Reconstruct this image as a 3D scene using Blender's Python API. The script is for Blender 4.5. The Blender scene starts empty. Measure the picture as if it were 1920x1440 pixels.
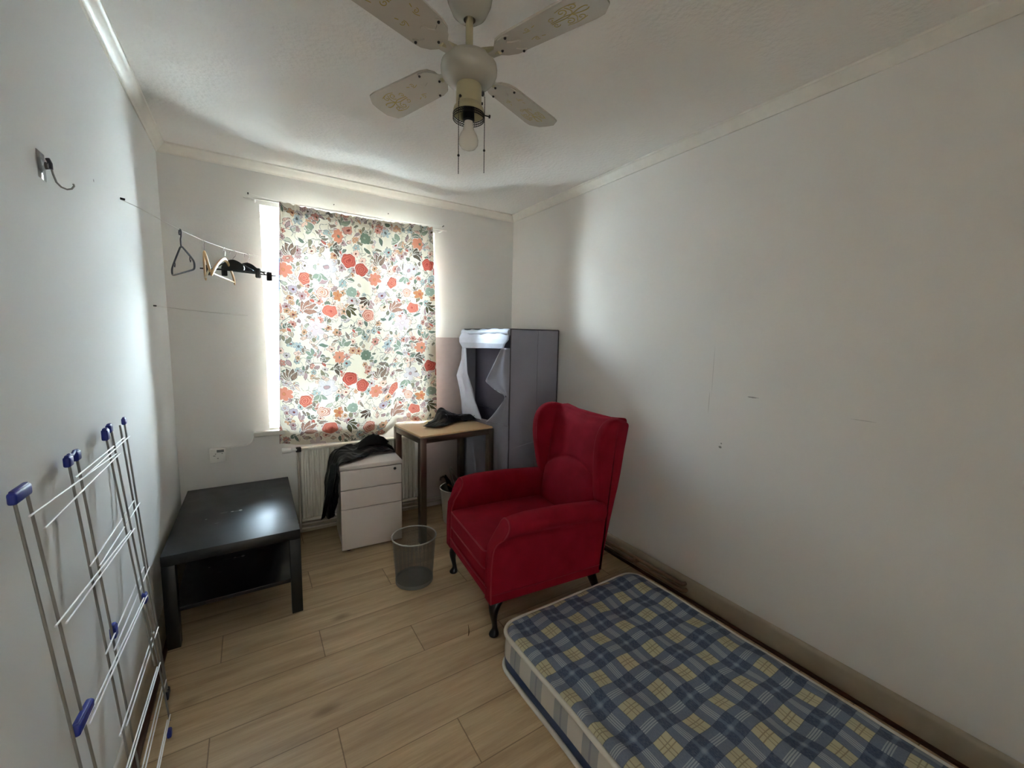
import bpy, bmesh, math, random
import numpy as np
from mathutils import Vector, Matrix, noise
PI = math.pi
rad = math.radians
S = bpy.context.scene
C = S.collection

# ------------------------------------------------------------------ camera
F_PX = 770.14
yaw, pitch, roll = 0.56959, -0.11349, 0.02104
CAM = Vector((0, 0, 1.45))
cy, sy, cp, sp = math.cos(yaw), math.sin(yaw), math.cos(pitch), math.sin(pitch)
fwd = Vector((sy * cp, cy * cp, sp))
r0 = Vector((cy, -sy, 0))
u0 = r0.cross(fwd)
rgt = r0 * math.cos(roll) + u0 * math.sin(roll)
up = rgt.cross(fwd)
cam_d = bpy.data.cameras.new('camera')
cam_d.sensor_width = 36
cam_d.lens = F_PX / 1920 * 36
cam_d.clip_start = 0.02
cam = bpy.data.objects.new('camera', cam_d)
C.objects.link(cam)
M = Matrix((rgt, up, -fwd)).transposed().to_4x4()
M.translation = CAM
cam.matrix_world = M
S.camera = cam

# ------------------------------------------------------------------ world (overcast-bright sky), exposure
W = bpy.data.worlds.new('sky')
S.world = W
W.use_nodes = True
wn = W.node_tree
wn.nodes.clear()
wo = wn.nodes.new('ShaderNodeOutputWorld')
bgn = wn.nodes.new('ShaderNodeBackground')
tc = wn.nodes.new('ShaderNodeTexCoord')
sx = wn.nodes.new('ShaderNodeSeparateXYZ')
rp = wn.nodes.new('ShaderNodeValToRGB')
rp.color_ramp.elements[0].position = 0.0
rp.color_ramp.elements[0].color = (0.76, 0.80, 0.84, 1)
rp.color_ramp.elements[1].position = 0.55
rp.color_ramp.elements[1].color = (0.66, 0.82, 1.0, 1)
wn.links.new(tc.outputs['Generated'], sx.inputs[0])
wn.links.new(sx.outputs['Z'], rp.inputs[0])
wn.links.new(rp.outputs[0], bgn.inputs[0])
bgn.inputs[1].default_value = 105.0
wn.links.new(bgn.outputs[0], wo.inputs[0])

S.view_settings.view_transform = 'Standard'
S.view_settings.look = 'None'
S.view_settings.gamma = 1
S.view_settings.use_curve_mapping = False
S.view_settings.exposure = 0.52
S.cycles.use_denoising = True
S.cycles.max_bounces = 12
S.cycles.diffuse_bounces = 9
S.cycles.transparent_max_bounces = 12
S.cycles.sample_clamp_indirect = 0
S.cycles.caustics_reflective = False
S.cycles.caustics_refractive = False

# daylight portal exactly in the window opening
XL, XR, YF, YB, H = -0.405, 2.042, 3.22, -1.0, 2.52
WX0, WX1, WZ0, WZ1 = 0.095, 1.295, 0.785, 2.268
pl = bpy.data.lights.new('window_daylight', 'AREA')
pl.shape = 'RECTANGLE'
pl.size = WX1 - WX0
pl.size_y = WZ1 - WZ0
pl.cycles.is_portal = True
po = bpy.data.objects.new('window_daylight', pl)
po.location = ((WX0 + WX1) / 2, YF + 0.30, (WZ0 + WZ1) / 2)
po.rotation_euler = (-PI / 2, 0, 0)
C.objects.link(po)

# fill light added behind the camera, set in a made-up doorway
DX0, DX1, DZ = -.36, .62, 2.05
hl = bpy.data.lights.new('fill_light', 'AREA')
hl.shape = 'RECTANGLE'
hl.size = DX1 - DX0
hl.size_y = DZ - .05
hl.energy = 0.7
hl.color = (1.0, .98, .95)
ho = bpy.data.objects.new('fill_light', hl)
ho.location = ((DX0 + DX1) / 2, YB - .14, DZ / 2)
ho.rotation_euler = (PI / 2, 0, 0)
C.objects.link(ho)

# ------------------------------------------------------------------ material helpers
def lin(c):
    if isinstance(c, str):
        c = [int(c[i:i + 2], 16) / 255 for i in (0, 2, 4)]
    return tuple(((x / 12.92) if x <= 0.04045 else ((x + 0.055) / 1.055) ** 2.4) for x in c)

class N:
    """small node helper"""
    def __init__(s, name):
        s.m = bpy.data.materials.new(name)
        s.m.use_nodes = True
        s.t = s.m.node_tree
        s.b = s.t.nodes['Principled BSDF']
        s.o = s.t.nodes['Material Output']
        s._c = None
    def n(s, k, **kw):
        x = s.t.nodes.new(k)
        for a, v in kw.items():
            setattr(x, a, v)
        return x
    def l(s, a, b):
        s.t.links.new(a, b)
    def put(s, sock, v):
        if hasattr(v, 'links') or isinstance(v, bpy.types.NodeSocket):
            s.l(v, sock)
        else:
            sock.default_value = v
    def math(s, op, a, b=0.0, c=0.0):
        x = s.n('ShaderNodeMath', operation=op)
        s.put(x.inputs[0], a); s.put(x.inputs[1], b); s.put(x.inputs[2], c)
        return x.outputs[0]
    def mix(s, f, a, b):
        x = s.n('ShaderNodeMix', data_type='RGBA')
        s.put(x.inputs[0], f)
        for i, v in ((6, a), (7, b)):
            s.put(x.inputs[i], v if isinstance(v, bpy.types.NodeSocket) else (*v, 1))
        return x.outputs[2]
    def obj(s):
        if not s._c:
            s._c = s.n('ShaderNodeTexCoord').outputs['Object']
        return s._c
    def xyz(s):
        x = s.n('ShaderNodeSeparateXYZ')
        s.l(s.obj(), x.inputs[0])
        return x.outputs
    def map(s, scale=(1, 1, 1), loc=(0, 0, 0)):
        x = s.n('ShaderNodeMapping')
        s.l(s.obj(), x.inputs[0])
        x.inputs['Scale'].default_value = scale
        x.inputs['Location'].default_value = loc
        return x.outputs[0]
    def noise(s, sc, det=3, vec=None, rough=.5):
        x = s.n('ShaderNodeTexNoise')
        s.l(vec or s.obj(), x.inputs['Vector'])
        x.inputs['Scale'].default_value = sc
        x.inputs['Detail'].default_value = det
        x.inputs['Roughness'].default_value = rough
        return x.outputs['Fac']
    def bump(s, h, st=.2, dist=.01):
        x = s.n('ShaderNodeBump')
        x.inputs['Strength'].default_value = st
        x.inputs['Distance'].default_value = dist
        s.l(h, x.inputs['Height'])
        s.l(x.outputs[0], s.b.inputs['Normal'])
    def ramp(s, f, a, b):
        x = s.n('ShaderNodeMapRange')
        s.put(x.inputs[0], f)
        x.inputs[1].default_value = a; x.inputs[2].default_value = b
        return x.outputs[0]
    def base(s, v):
        s.put(s.b.inputs['Base Color'], v if isinstance(v, bpy.types.NodeSocket) else (*v, 1))
    def set(s, **kw):
        for k, v in kw.items():
            s.put(s.b.inputs[k.replace('_', ' ')], v)

def simple(name, c, rough=.5, metal=0, var=.08, ns=25, bump=0, bs=200, **kw):
    m = N(name)
    c = lin(c)
    f = m.noise(ns, 3)
    m.base(m.mix(f, tuple(max(0, x * (1 - var)) for x in c), tuple(min(1, x * (1 + var)) for x in c)))
    m.set(Roughness=rough, Metallic=metal, **kw)
    if bump:
        m.bump(m.noise(bs, 2), bump, .002)
    return m.m

# ------------------------------------------------------------------ mesh helpers
def link(name, me, m=None, parent=None):
    o = bpy.data.objects.new(name, me)
    C.objects.link(o)
    if m:
        me.materials.append(m)
    if parent:
        o.parent = parent
    return o

def tag(o, label, cat, group=None, kind=None):
    if label: o['label'] = label
    if cat: o['category'] = cat
    if group: o['group'] = group
    if kind: o['kind'] = kind
    return o

def thing(name, label, cat, loc=(0, 0, 0), rz=0, group=None):
    o = bpy.data.objects.new(name, None)
    C.objects.link(o)
    o.location = loc
    o.rotation_euler = (0, 0, rz)
    o.empty_display_size = .1
    return tag(o, label, cat, group)

def struct(o):
    o['kind'] = 'structure'
    return o

def finish(bm, name, m, parent=None, smooth=True, angle=35):
    bmesh.ops.recalc_face_normals(bm, faces=bm.faces[:])
    me = bpy.data.meshes.new(name)
    bm.to_mesh(me)
    bm.free()
    if smooth:
        for p in me.polygons: p.use_smooth = True
        me.set_sharp_from_angle(angle=rad(angle))
    return link(name, me, m, parent)

def bm_box(bm, x0, x1, y0, y1, z0, z1, bev=0, seg=2):
    t = bmesh.new()
    bmesh.ops.create_cube(t, size=1)
    for v in t.verts:
        v.co = Vector((x0 if v.co.x < 0 else x1, y0 if v.co.y < 0 else y1, z0 if v.co.z < 0 else z1))
    if bev:
        bmesh.ops.bevel(t, geom=t.edges[:], offset=bev, segments=seg, affect='EDGES', profile=.5)
    merge(bm, t)

def merge(bm, t, mat=None):
    me = bpy.data.meshes.new('tmp')
    if mat is not None:
        bmesh.ops.transform(t, matrix=mat, verts=t.verts[:])
    t.to_mesh(me)
    t.free()
    bm.from_mesh(me)
    bpy.data.meshes.remove(me)

def box(name, m, b, parent=None, bev=.002, seg=2):
    bm = bmesh.new()
    bm_box(bm, *b, bev=bev, seg=seg)
    return finish(bm, name, m, parent)

def bm_tube(bm, pts, r, n=8, caps=True, closed=False):
    pts = [Vector(p) for p in pts]
    k = len(pts)
    rr = r if isinstance(r, (list, tuple)) else [r] * k
    rings = []
    ref = None
    for i, p in enumerate(pts):
        if closed:
            d = pts[(i + 1) % k] - pts[i - 1]
        else:
            d = pts[min(i + 1, k - 1)] - pts[max(i - 1, 0)]
        if d.length < 1e-9: d = Vector((0, 0, 1))
        d.normalize()
        if ref is None:
            ref = Vector((0, 0, 1)) if abs(d.z) < .9 else Vector((1, 0, 0))
        a = (ref - d * ref.dot(d)).normalized()
        ref = a
        b = d.cross(a)
        rings.append([bm.verts.new(p + (a * math.cos(t) + b * math.sin(t)) * rr[i]) for t in [2 * PI * j / n for j in range(n)]])
    m = k if closed else k - 1
    for i in range(m):
        A, B = rings[i], rings[(i + 1) % k]
        for j in range(n):
            bm.faces.new((A[j], A[(j + 1) % n], B[(j + 1) % n], B[j]))
    if caps and not closed:
        bm.faces.new(rings[0][::-1]); bm.faces.new(rings[-1])

def tube(name, m, pts, r, parent=None, n=8, closed=False):
    bm = bmesh.new()
    bm_tube(bm, pts, r, n, closed=closed)
    return finish(bm, name, m, parent, angle=50)

def bm_lathe(bm, prof, n=32, c=(0, 0, 0), cap0=False, cap1=False):
    rings = []
    for (r, z) in prof:
        rings.append([bm.verts.new((c[0] + r * math.cos(2 * PI * j / n), c[1] + r * math.sin(2 * PI * j / n), c[2] + z)) for j in range(n)])
    for A, B in zip(rings, rings[1:]):
        for j in range(n):
            bm.faces.new((A[j], A[(j + 1) % n], B[(j + 1) % n], B[j]))
    if cap0: bm.faces.new(rings[0][::-1])
    if cap1: bm.faces.new(rings[-1])

def lathe(name, m, prof, parent=None, n=32, c=(0, 0, 0), cap0=False, cap1=False, angle=35):
    bm = bmesh.new()
    bm_lathe(bm, prof, n, c, cap0, cap1)
    return finish(bm, name, m, parent, angle=angle)

def loft(name, m, rings, parent=None, closed=True, cap=True, smooth=True, angle=40, sub=0, solid=0, loop=False):
    bm = bmesh.new()
    R = [[bm.verts.new(p) for p in r] for r in rings]
    n = len(R[0])
    pairs = list(zip(R, R[1:])) + ([(R[-1], R[0])] if loop else [])
    for A, B in pairs:
        for j in range(n if closed else n - 1):
            bm.faces.new((A[j], A[(j + 1) % n], B[(j + 1) % n], B[j]))
    if cap and closed and not loop:
        bm.faces.new(R[0][::-1]); bm.faces.new(R[-1])
    o = finish(bm, name, m, parent, smooth, angle)
    if solid:
        md = o.modifiers.new('solid', 'SOLIDIFY'); md.thickness = solid; md.offset = 0
    if sub:
        md = o.modifiers.new('sub', 'SUBSURF'); md.levels = sub; md.render_levels = sub
    return o

def prism(name, m, poly, x0, x1, parent=None, bev=.006, seg=3, fn=None, angle=35):
    """outline poly of (y, z) extruded from x0 to x1, edges of the two faces rounded; fn warps vertices"""
    bm = bmesh.new()
    A = [bm.verts.new((x0, y, z)) for y, z in poly]
    B = [bm.verts.new((x1, y, z)) for y, z in poly]
    n = len(poly)
    fa = bm.faces.new(A); fb = bm.faces.new(B[::-1])
    for j in range(n):
        bm.faces.new((A[j], B[j], B[(j + 1) % n], A[(j + 1) % n]))
    bmesh.ops.recalc_face_normals(bm, faces=bm.faces[:])
    if bev:
        bmesh.ops.bevel(bm, geom=list(set(fa.edges[:] + fb.edges[:])), offset=bev, segments=seg, affect='EDGES', profile=.5)
    if fn:
        for v in bm.verts: v.co = Vector(fn(*v.co))
    return finish(bm, name, m, parent, angle=angle)

def smooth_poly(pts, it=2, closed=True):
    for _ in range(it):
        q = []
        n = len(pts)
        for i in range(n if closed else n - 1):
            a, b = Vector(pts[i]), Vector(pts[(i + 1) % n])
            q += [tuple(a.lerp(b, .25)), tuple(a.lerp(b, .75))]
        if not closed:
            q = [tuple(pts[0])] + q[1:-1] + [tuple(pts[-1])]
        pts = q
    return pts

def rbox(name, m, x0, x1, y0, y1, z0, z1, r, parent=None, crown=0, n=14, fn=None, angle=60):
    """rounded cushion-like block"""
    bm = bmesh.new()
    bmesh.ops.create_cube(bm, size=2)
    bmesh.ops.subdivide_edges(bm, edges=bm.edges[:], cuts=n, use_grid_fill=True)
    cx, cyy, cz = (x0 + x1) / 2, (y0 + y1) / 2, (z0 + z1) / 2
    hx, hy, hz = (x1 - x0) / 2, (y1 - y0) / 2, (z1 - z0) / 2
    for v in bm.verts:
        # concentrate grid lines at the rounded borders
        p = [math.copysign(abs(c) ** .75, c) for c in v.co]
        q = Vector((p[0] * hx, p[1] * hy, p[2] * hz))
        i = Vector((max(-hx + r, min(hx - r, q.x)), max(-hy + r, min(hy - r, q.y)), max(-hz + r, min(hz - r, q.z))))
        d = q - i
        if d.length > 1e-9:
            mx = max(abs(d.x), abs(d.y), abs(d.z))
            q = i + d.normalized() * min(r, mx if mx < r else r) if mx >= r * .999 else i + d * 1.0 if sum(abs(t) > 1e-9 for t in d) < 2 else i + d.normalized() * mx
        if crown and q.z > 0:
            q.z += crown * (1 - (q.x / hx) ** 2) * (1 - (q.y / hy) ** 2)
        co = (cx + q.x, cyy + q.y, cz + q.z)
        v.co = Vector(fn(*co) if fn else co)
    return finish(bm, name, m, parent, angle=angle)

# ------------------------------------------------------------------ room materials
def wall_mat(name, c, marks=()):
    m = N(name)
    big = m.noise(1.3, 4)
    a = lin(c)
    col = m.mix(m.ramp(big, .3, .7), tuple(x * .97 for x in a), a)
    X = m.xyz()
    for (axis, u, z, r, tone) in marks:      # small scuffs and chips on the paint
        du = m.math('SUBTRACT', X[axis], u)
        dz = m.math('SUBTRACT', X['Z'], z)
        du = m.math('DIVIDE', du, r[0]); dz = m.math('DIVIDE', dz, r[1])
        d = m.math('SQRT', m.math('ADD', m.math('MULTIPLY', du, du), m.math('MULTIPLY', dz, dz)))
        d = m.math('ADD', d, m.math('MULTIPLY', m.noise(120, 3), .8))
        f = m.math('SUBTRACT', 1.0, m.ramp(d, 1.0, 1.35))
        col = m.mix(m.math('MULTIPLY', f, tone), col, lin('4a4440'))
    m.base(col)
    m.set(Roughness=.75)
    m.b.inputs['Specular IOR Level'].default_value = .25
    h = m.math('ADD', m.noise(90, 3), m.math('MULTIPLY', m.noise(6, 2), 2.0))
    m.bump(h, .12, .004)
    return m.m

m_wall = wall_mat('wall_paint', 'dfdedb')
m_wall_b = wall_mat('back_wall_darkened', '9d968c')  # unseen back wall and hall box, darkened to cut bounced light
m_wall_l = wall_mat('wall_paint_cool', 'dadbda', [('Y', 1.93, 1.93, (.006, .006), .7)])
m_wall_r = wall_mat('wall_paint_warm', 'e0ddd9', [('Y', 1.03, 1.185, (.03, .004), .6), ('Y', 1.17, .905, (.01, .008), .7),
                                                 ('Y', 1.166, .925, (.005, .005), .7), ('Y', .60, 1.15, (.05, .002), .3),
                                                 ('Y', 1.24, 1.3, (.0015, .16), .35), ('Y', 1.25, 1.13, (.002, .07), .35)])
cm = N('ceiling_stipple')
cm.base(cm.mix(cm.ramp(cm.noise(2, 3), .35, .65), lin('e0ddd9'), lin('e3e0dc')))
cm.set(Roughness=.85)
v = cm.n('ShaderNodeTexVoronoi'); cm.l(cm.obj(), v.inputs['Vector']); v.inputs['Scale'].default_value = 55
v.feature = 'SMOOTH_F1'
cm.bump(cm.math('ADD', cm.math('MULTIPLY', v.outputs['Distance'], .6), cm.noise(70, 5)), .45, .006)
m_ceil = cm.m
m_trim = simple('white_gloss_paint', 'dcd8d0', .38, bump=.05, bs=30)
m_base = simple('skirting_paint', 'a89c8a', .45, bump=.06, bs=20)

# laminate floor: boards run along X, 19.45 cm wide
f = N('oak_laminate')
X = f.xyz()
row = f.math('DIVIDE', f.math('SUBTRACT', X['Y'], 1.289), .1945)
rid = f.math('FLOOR', row)
rfr = f.math('SUBTRACT', row, rid)
xs = f.math('DIVIDE', f.math('SUBTRACT', f.math('ADD', X['X'], f.math('MULTIPLY', rid, .395)), .215), 1.2)
cid = f.math('FLOOR', xs)
cfr = f.math('SUBTRACT', xs, cid)
comb = f.n('ShaderNodeCombineXYZ'); f.l(rid, comb.inputs[0]); f.l(cid, comb.inputs[1])
wnz = f.n('ShaderNodeTexWhiteNoise'); wnz.noise_dimensions = '3D'; f.l(comb.outputs[0], wnz.inputs['Vector'])
rnd = wnz.outputs['Value']
cv = f.n('ShaderNodeCombineXYZ')
f.l(f.math('ADD', X['X'], f.math('MULTIPLY', rnd, 37)), cv.inputs[0])
f.l(f.math('ADD', X['Y'], f.math('MULTIPLY', rnd, 11)), cv.inputs[1])
mp = f.n('ShaderNodeMapping'); f.l(cv.outputs[0], mp.inputs[0]); mp.inputs['Scale'].default_value = (1.1, 11, 1)
g1 = f.noise(1.6, 6, mp.outputs[0], .62)
mp2 = f.n('ShaderNodeMapping'); f.l(cv.outputs[0], mp2.inputs[0]); mp2.inputs['Scale'].default_value = (4, 90, 1)
g2 = f.noise(2.0, 4, mp2.outputs[0], .6)
mp3 = f.n('ShaderNodeMapping'); f.l(cv.outputs[0], mp3.inputs[0]); mp3.inputs['Scale'].default_value = (2.2, 4.5, 1)
kn = f.n('ShaderNodeTexVoronoi'); f.l(mp3.outputs[0], kn.inputs['Vector']); kn.inputs['Scale'].default_value = 1.0
knot = f.math('SUBTRACT', 1.0, f.ramp(f.math('ADD', kn.outputs['Distance'], f.math('MULTIPLY', g1, .12)), .09, .19))
c = f.mix(f.ramp(g1, .36, .66), lin('b09776'), lin('d3ba95'))
c = f.mix(f.math('MULTIPLY', f.ramp(g2, .4, .75), .28), c, lin('8d745a'))
c = f.mix(f.math('MULTIPLY', knot, .5), c, lin('5c4028'))
c = f.mix(f.math('MULTIPLY', rnd, .2), c, lin('a3907a'))
e1 = f.math('MINIMUM', rfr, f.math('SUBTRACT', 1.0, rfr))
e2 = f.math('MINIMUM', cfr, f.math('SUBTRACT', 1.0, cfr))
j1 = f.math('SUBTRACT', 1.0, f.ramp(e1, .004, .013))
j2 = f.math('SUBTRACT', 1.0, f.ramp(e2, .0009, .0024))
jj = f.math('MAXIMUM', j1, j2)
c = f.mix(f.math('MULTIPLY', jj, .6), c, lin('4c3a2a'))
# pale worn, dusty patches on the traffic side of the floor
dst = f.ramp(f.noise(3.2, 6, None, .7), .56, .72)
c = f.mix(f.math('MULTIPLY', dst, .16), c, lin('b9b0a8'))
f.base(c)
f.set(Roughness=f.math('ADD', .40, f.math('MULTIPLY', f.noise(14, 4), .16)))
f.b.inputs['Specular IOR Level'].default_value = .35
f.bump(f.math('SUBTRACT', f.math('MULTIPLY', g2, .12), f.math('MULTIPLY', jj, .5)), .35, .002)
m_floor = f.m

# ------------------------------------------------------------------ room shell
T = .12
def shell(name, m, b):
    return struct(box(name, m, b, bev=0))
shell('floor', m_floor, (XL, XR, YB, YF, -.1, 0))
shell('ceiling', m_ceil, (XL - T, XR + T, YB - T, YF + .34, H, H + .12))
shell('wall_left', m_wall_l, (XL - T, XL, YB - T, YF + .34, -.1, H))
shell('wall_right', m_wall_r, (XR, XR + T, YB - T, YF + .34, -.1, H))
bm = bmesh.new()
for b in ((XL, DX0, YB - T, YB, -.1, H), (DX1, XR, YB - T, YB, -.1, H), (DX0, DX1, YB - T, YB, DZ, H)):  # doorway gap made up to admit the fill light
    bm_box(bm, *b)
struct(finish(bm, 'wall_back', m_wall_b, smooth=False))
# unseen hall box added to stop sky light leaking through the made-up doorway
bm = bmesh.new()
hx0, hx1, hy = DX0 - .5, DX1 + .5, YB - 1.3
for b in ((hx0 - T, hx0, hy, YB - T, -.1, H), (hx1, hx1 + T, hy, YB - T, -.1, H), (hx0 - T, hx1 + T, hy - T, hy, -.1, H), (hx0 - T, hx1 + T, hy, YB - T, H, H + T)):
    bm_box(bm, *b)
struct(finish(bm, 'wall_light_block', m_wall_b, smooth=False))
struct(box('floor_light_block', m_floor, (hx0, hx1, hy, YB, -.1, -.0005), bev=0))  # floor of the added hall box, unseen
bm = bmesh.new()
for b in ((XL, WX0, YF, YF + .34, -.1, H), (WX1, XR, YF, YF + .34, -.1, H), (WX0, WX1, YF, YF + .34, -.1, WZ0), (WX0, WX1, YF, YF + .34, WZ1, H)):
    bm_box(bm, *b)
bmesh.ops.remove_doubles(bm, verts=bm.verts[:], dist=1e-5)
struct(finish(bm, 'wall_far', m_wall, smooth=False))

# cornice along three walls: small coved moulding
def cornice(name, path, out):
    prof = [(0, -.052), (.006, -.052), (.008, -.044), (.014, -.040), (.024, -.030), (.034, -.018), (.038, -.012), (.044, -.009), (.046, 0), (0, 0)]
    rings = []
    for p in path:
        p = Vector(p)
        rings.append([tuple(p + Vector(out) * a + Vector((0, 0, b))) for a, b in prof])
    struct(loft(name, m_trim, rings, angle=50))
cornice('trim_1', [(XL, YF, H), (XR, YF, H)], (0, -1, 0))
cornice('trim_2', [(XR, YB, H), (XR, YF, H)], (-1, 0, 0))
cornice('trim_3', [(XL, YB, H), (XL, YF, H)], (1, 0, 0))

def skirting(name, p0, p1, out, h):
    prof = [(0, .006), (.016, .006), (.016, h - .018), (.012, h - .008), (.005, h), (0, h)]
    rings = [[tuple(Vector(p) + Vector(out) * a + Vector((0, 0, b))) for a, b in prof] for p in (p0, p1)]
    struct(loft(name, m_base, rings, angle=50))
skirting('baseboard_right', (XR, YB, 0), (XR, YF, 0), (-1, 0, 0), .12)
skirting('baseboard_left', (XL, YB, 0), (XL, YF, 0), (1, 0, 0), .12)
skirting('baseboard_far', (XL + .016, YF, 0), (XR - .016, YF, 0), (0, -1, 0), .10)
m_bead = simple('brown_bead', '4a2c1c', .5)
struct(box('trim_4', m_bead, (XR - .034, XR - .016, YB, YF, 0, .014), bev=.004))
struct(box('trim_5', m_bead, (XL + .016, XL + .034, YB, YF, 0, .014), bev=.004))

# ------------------------------------------------------------------ window
m_upvc = simple('white_window_frame', 'e6e8e6', .35, var=.02)
gl = N('window_glass')
gt = gl.n('ShaderNodeBsdfTransparent'); gt.inputs[0].default_value = (.94, .97, .96, 1)
gg = gl.n('ShaderNodeBsdfGlossy'); gg.inputs['Roughness'].default_value = .02
fr = gl.n('ShaderNodeFresnel'); fr.inputs[0].default_value = 1.45
gm = gl.n('ShaderNodeMixShader')
gl.l(fr.outputs[0], gm.inputs[0]); gl.l(gt.outputs[0], gm.inputs[1]); gl.l(gg.outputs[0], gm.inputs[2])
gl.l(gm.outputs[0], gl.o.inputs[0])
win = bpy.data.objects.new('window_1', None); C.objects.link(win)
win.location = ((WX0 + WX1) / 2, YF + .2, WZ0); struct(win)
def under(o, root):
    o.parent = root
    o.matrix_parent_inverse = Matrix.Translation(root.location).inverted() if root.rotation_euler.z == 0 else (Matrix.Translation(root.location) @ Matrix.Rotation(root.rotation_euler.z, 4, 'Z')).inverted()
    return o
def frame(bm, x0, x1, z0, z1, y0, y1, w, bev=.004):
    bm_box(bm, x0, x1, y0, y1, z0, z0 + w, bev); bm_box(bm, x0, x1, y0, y1, z1 - w, z1, bev)
    bm_box(bm, x0, x0 + w, y0, y1, z0 + w, z1 - w, bev); bm_box(bm, x1 - w, x1, y0, y1, z0 + w, z1 - w, bev)
bm = bmesh.new()
frame(bm, WX0, WX1, WZ0 + .012, WZ1, YF + .2, YF + .27, .035)
bm_box(bm, .66, .73, YF + .2, YF + .27, WZ0 + .04, WZ1 - .035, .004)
bm_box(bm, WX0 + .035, .66, YF + .2, YF + .27, 1.29, 1.345, .004)
bm_box(bm, .73, WX1 - .035, YF + .2, YF + .27, 1.29, 1.345, .004)
under(finish(bm, 'window_frame', m_upvc), win)
for (a, b) in ((WX0 + .037, .658), (.732, WX1 - .037)):
    bm = bmesh.new(); frame(bm, a, b, 1.347, WZ1 - .037, YF + .185, YF + .255, .042)
    s = under(finish(bm, 'casement_sash', m_upvc), win)
    under(box('glass_pane', gl.m, (a + .042, b - .042, YF + .22, YF + .224, 1.389, WZ1 - .079), bev=0), win)
    under(box('glass_pane', gl.m, (a, b, YF + .233, YF + .237, WZ0 + .047, 1.29), bev=0), win)
# window board projecting from the wall, left end beside the opening
bm = bmesh.new()
bm_box(bm, 0.0, 1.36, YF - .055, YF - .0005, WZ0 - .034, WZ0, .009, 3)
bm_box(bm, WX0 + .001, WX1 - .001, YF - .003, YF + .2, WZ0 - .0, WZ0 + .012, .002)
under(finish(bm, 'window_sill', m_trim), win)

# ------------------------------------------------------------------ outside
m_render = simple('white_render', 'eae8e2', .8)
m_bluewin = simple('blue_cladding', '3f78c8', .4)
m_door = simple('blue_shutter_paint', '5a6fa8', .5)
m_pave = simple('pale_paving', 'b9b6ae', .9, var=.15, ns=3)
m_pale = simple('pale_green_paint', 'b8cfc4', .6)
g = shell('ground_outside', m_pave, (-12, 16, YF + .36, 24, -.7, -.5)); g['kind'] = 'structure'
bld = thing('neighbouring_building', 'white rendered building seen past the left edge of the curtain', 'building', (2, 10, -.5))
under(box('wall', m_render, (-6, 11, 10, 14, -.5, 3.0), bev=0), bld)
for (a, b, c2, d, m2, nm) in ((.42, .78, 3.3 - 1.0, 2.96, m_bluewin, 'blue_panel'), (.52, .9, 1.75, 1.95, m_bluewin, 'blue_panel'), (.42, 1.3, -.2, .75, m_door, 'shutter')):
    under(box(nm, m2, (a, b, 9.95, 9.999, c2, d), bev=0), bld)
under(box('roof_edge', m_trim, (-6.1, 11.1, 9.8, 14.1, 3.0, 3.12), bev=.01), bld)
p = thing('garden_post', 'pale green post standing outside low in the window', 'post', (.2, 4.3, -.5))
under(box('post_shaft', m_pale, (.145, .225, 4.26, 4.34, -.5, .98), bev=.006), p)
under(box('post_cap', m_pale, (.135, .235, 4.25, 4.35, .98, 1.0), bev=.006), p)

# ------------------------------------------------------------------ curtain (floral print, thin cotton)
rng = random.Random(7)
CW, CH = 1.10, 1.60
PX = 620                      # print raster per metre
PW, PH = int(CW * PX), int(CH * PX)
img = np.empty((PH, PW, 3)); img[:] = lin('e9dfcb')
yy, xx = np.mgrid[0:PH, 0:PW].astype(float)
xx /= PX; yy /= PX            # metres from the top left of the cloth
def blend(sl, mask, col, k=1.0):
    img[sl] += (np.array(col) - img[sl]) * (np.clip(mask, 0, 1) * k)[..., None]
def win_(cx, cy2, R):
    x0, x1 = max(0, int((cx - R) * PX)), min(PW, int((cx + R) * PX) + 1)
    y0, y1 = max(0, int((cy2 - R) * PX)), min(PH, int((cy2 + R) * PX) + 1)
    if x0 >= x1 or y0 >= y1: return None
    sl = (slice(y0, y1), slice(x0, x1))
    return sl, xx[sl] - cx, yy[sl] - cy2
AA = PX * 1.0
def soft(d): return np.clip(.5 - d * AA, 0, 1)      # d: signed distance in metres
def leaf(cx, cy2, L, Wd, ang, fill, line, vein=True):
    w = win_(cx, cy2, L)
    if not w: return
    sl, dx, dy = w
    ca, sa = math.cos(ang), math.sin(ang)
    u = (dx * ca + dy * sa) / L; v_ = (-dx * sa + dy * ca)
    ok = (u > 0) & (u < 1)
    uc = np.clip(u, 0, 1)
    half = Wd * .5 * np.sin(np.pi * uc ** .8) ** .8
    d = np.where(ok, np.abs(v_) - half, 1)
    blend(sl, soft(d - .004), lin('f3ece0'), .8)
    blend(sl, soft(d), line)
    blend(sl, soft(d + .0022), fill)
    if vein:
        blend(sl, soft(np.abs(v_) - .0007) * (d < 0), line, .9)
        st = np.abs(((u * L - np.abs(v_) * .8) / .009) % 1 - .5) * .009
        blend(sl, soft(st - .0007) * (d < -.001), line, .75)
def rose(cx, cy2, R, fill, line, dark):
    w = win_(cx, cy2, R * 1.25)
    if not w: return
    sl, dx, dy = w
    r = np.hypot(dx, dy); a = np.arctan2(dy, dx)
    edge = R * (1 + .07 * np.sin(5 * a + cx * 40))
    blend(sl, soft(r - edge - .004), lin('f3ece0'), .8)
    blend(sl, soft(r - edge), line); blend(sl, soft(r - edge + .0025), fill)
    sp = np.abs(((r / R * 3.3 + a / (2 * np.pi) + .12 * np.sin(3 * a + cy2 * 50)) % 1) - .5) * R / 3.3
    blend(sl, soft(sp - .0018) * (r < edge * .95), line, .85)
    blend(sl, soft(r - R * .2), dark, .7)
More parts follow.
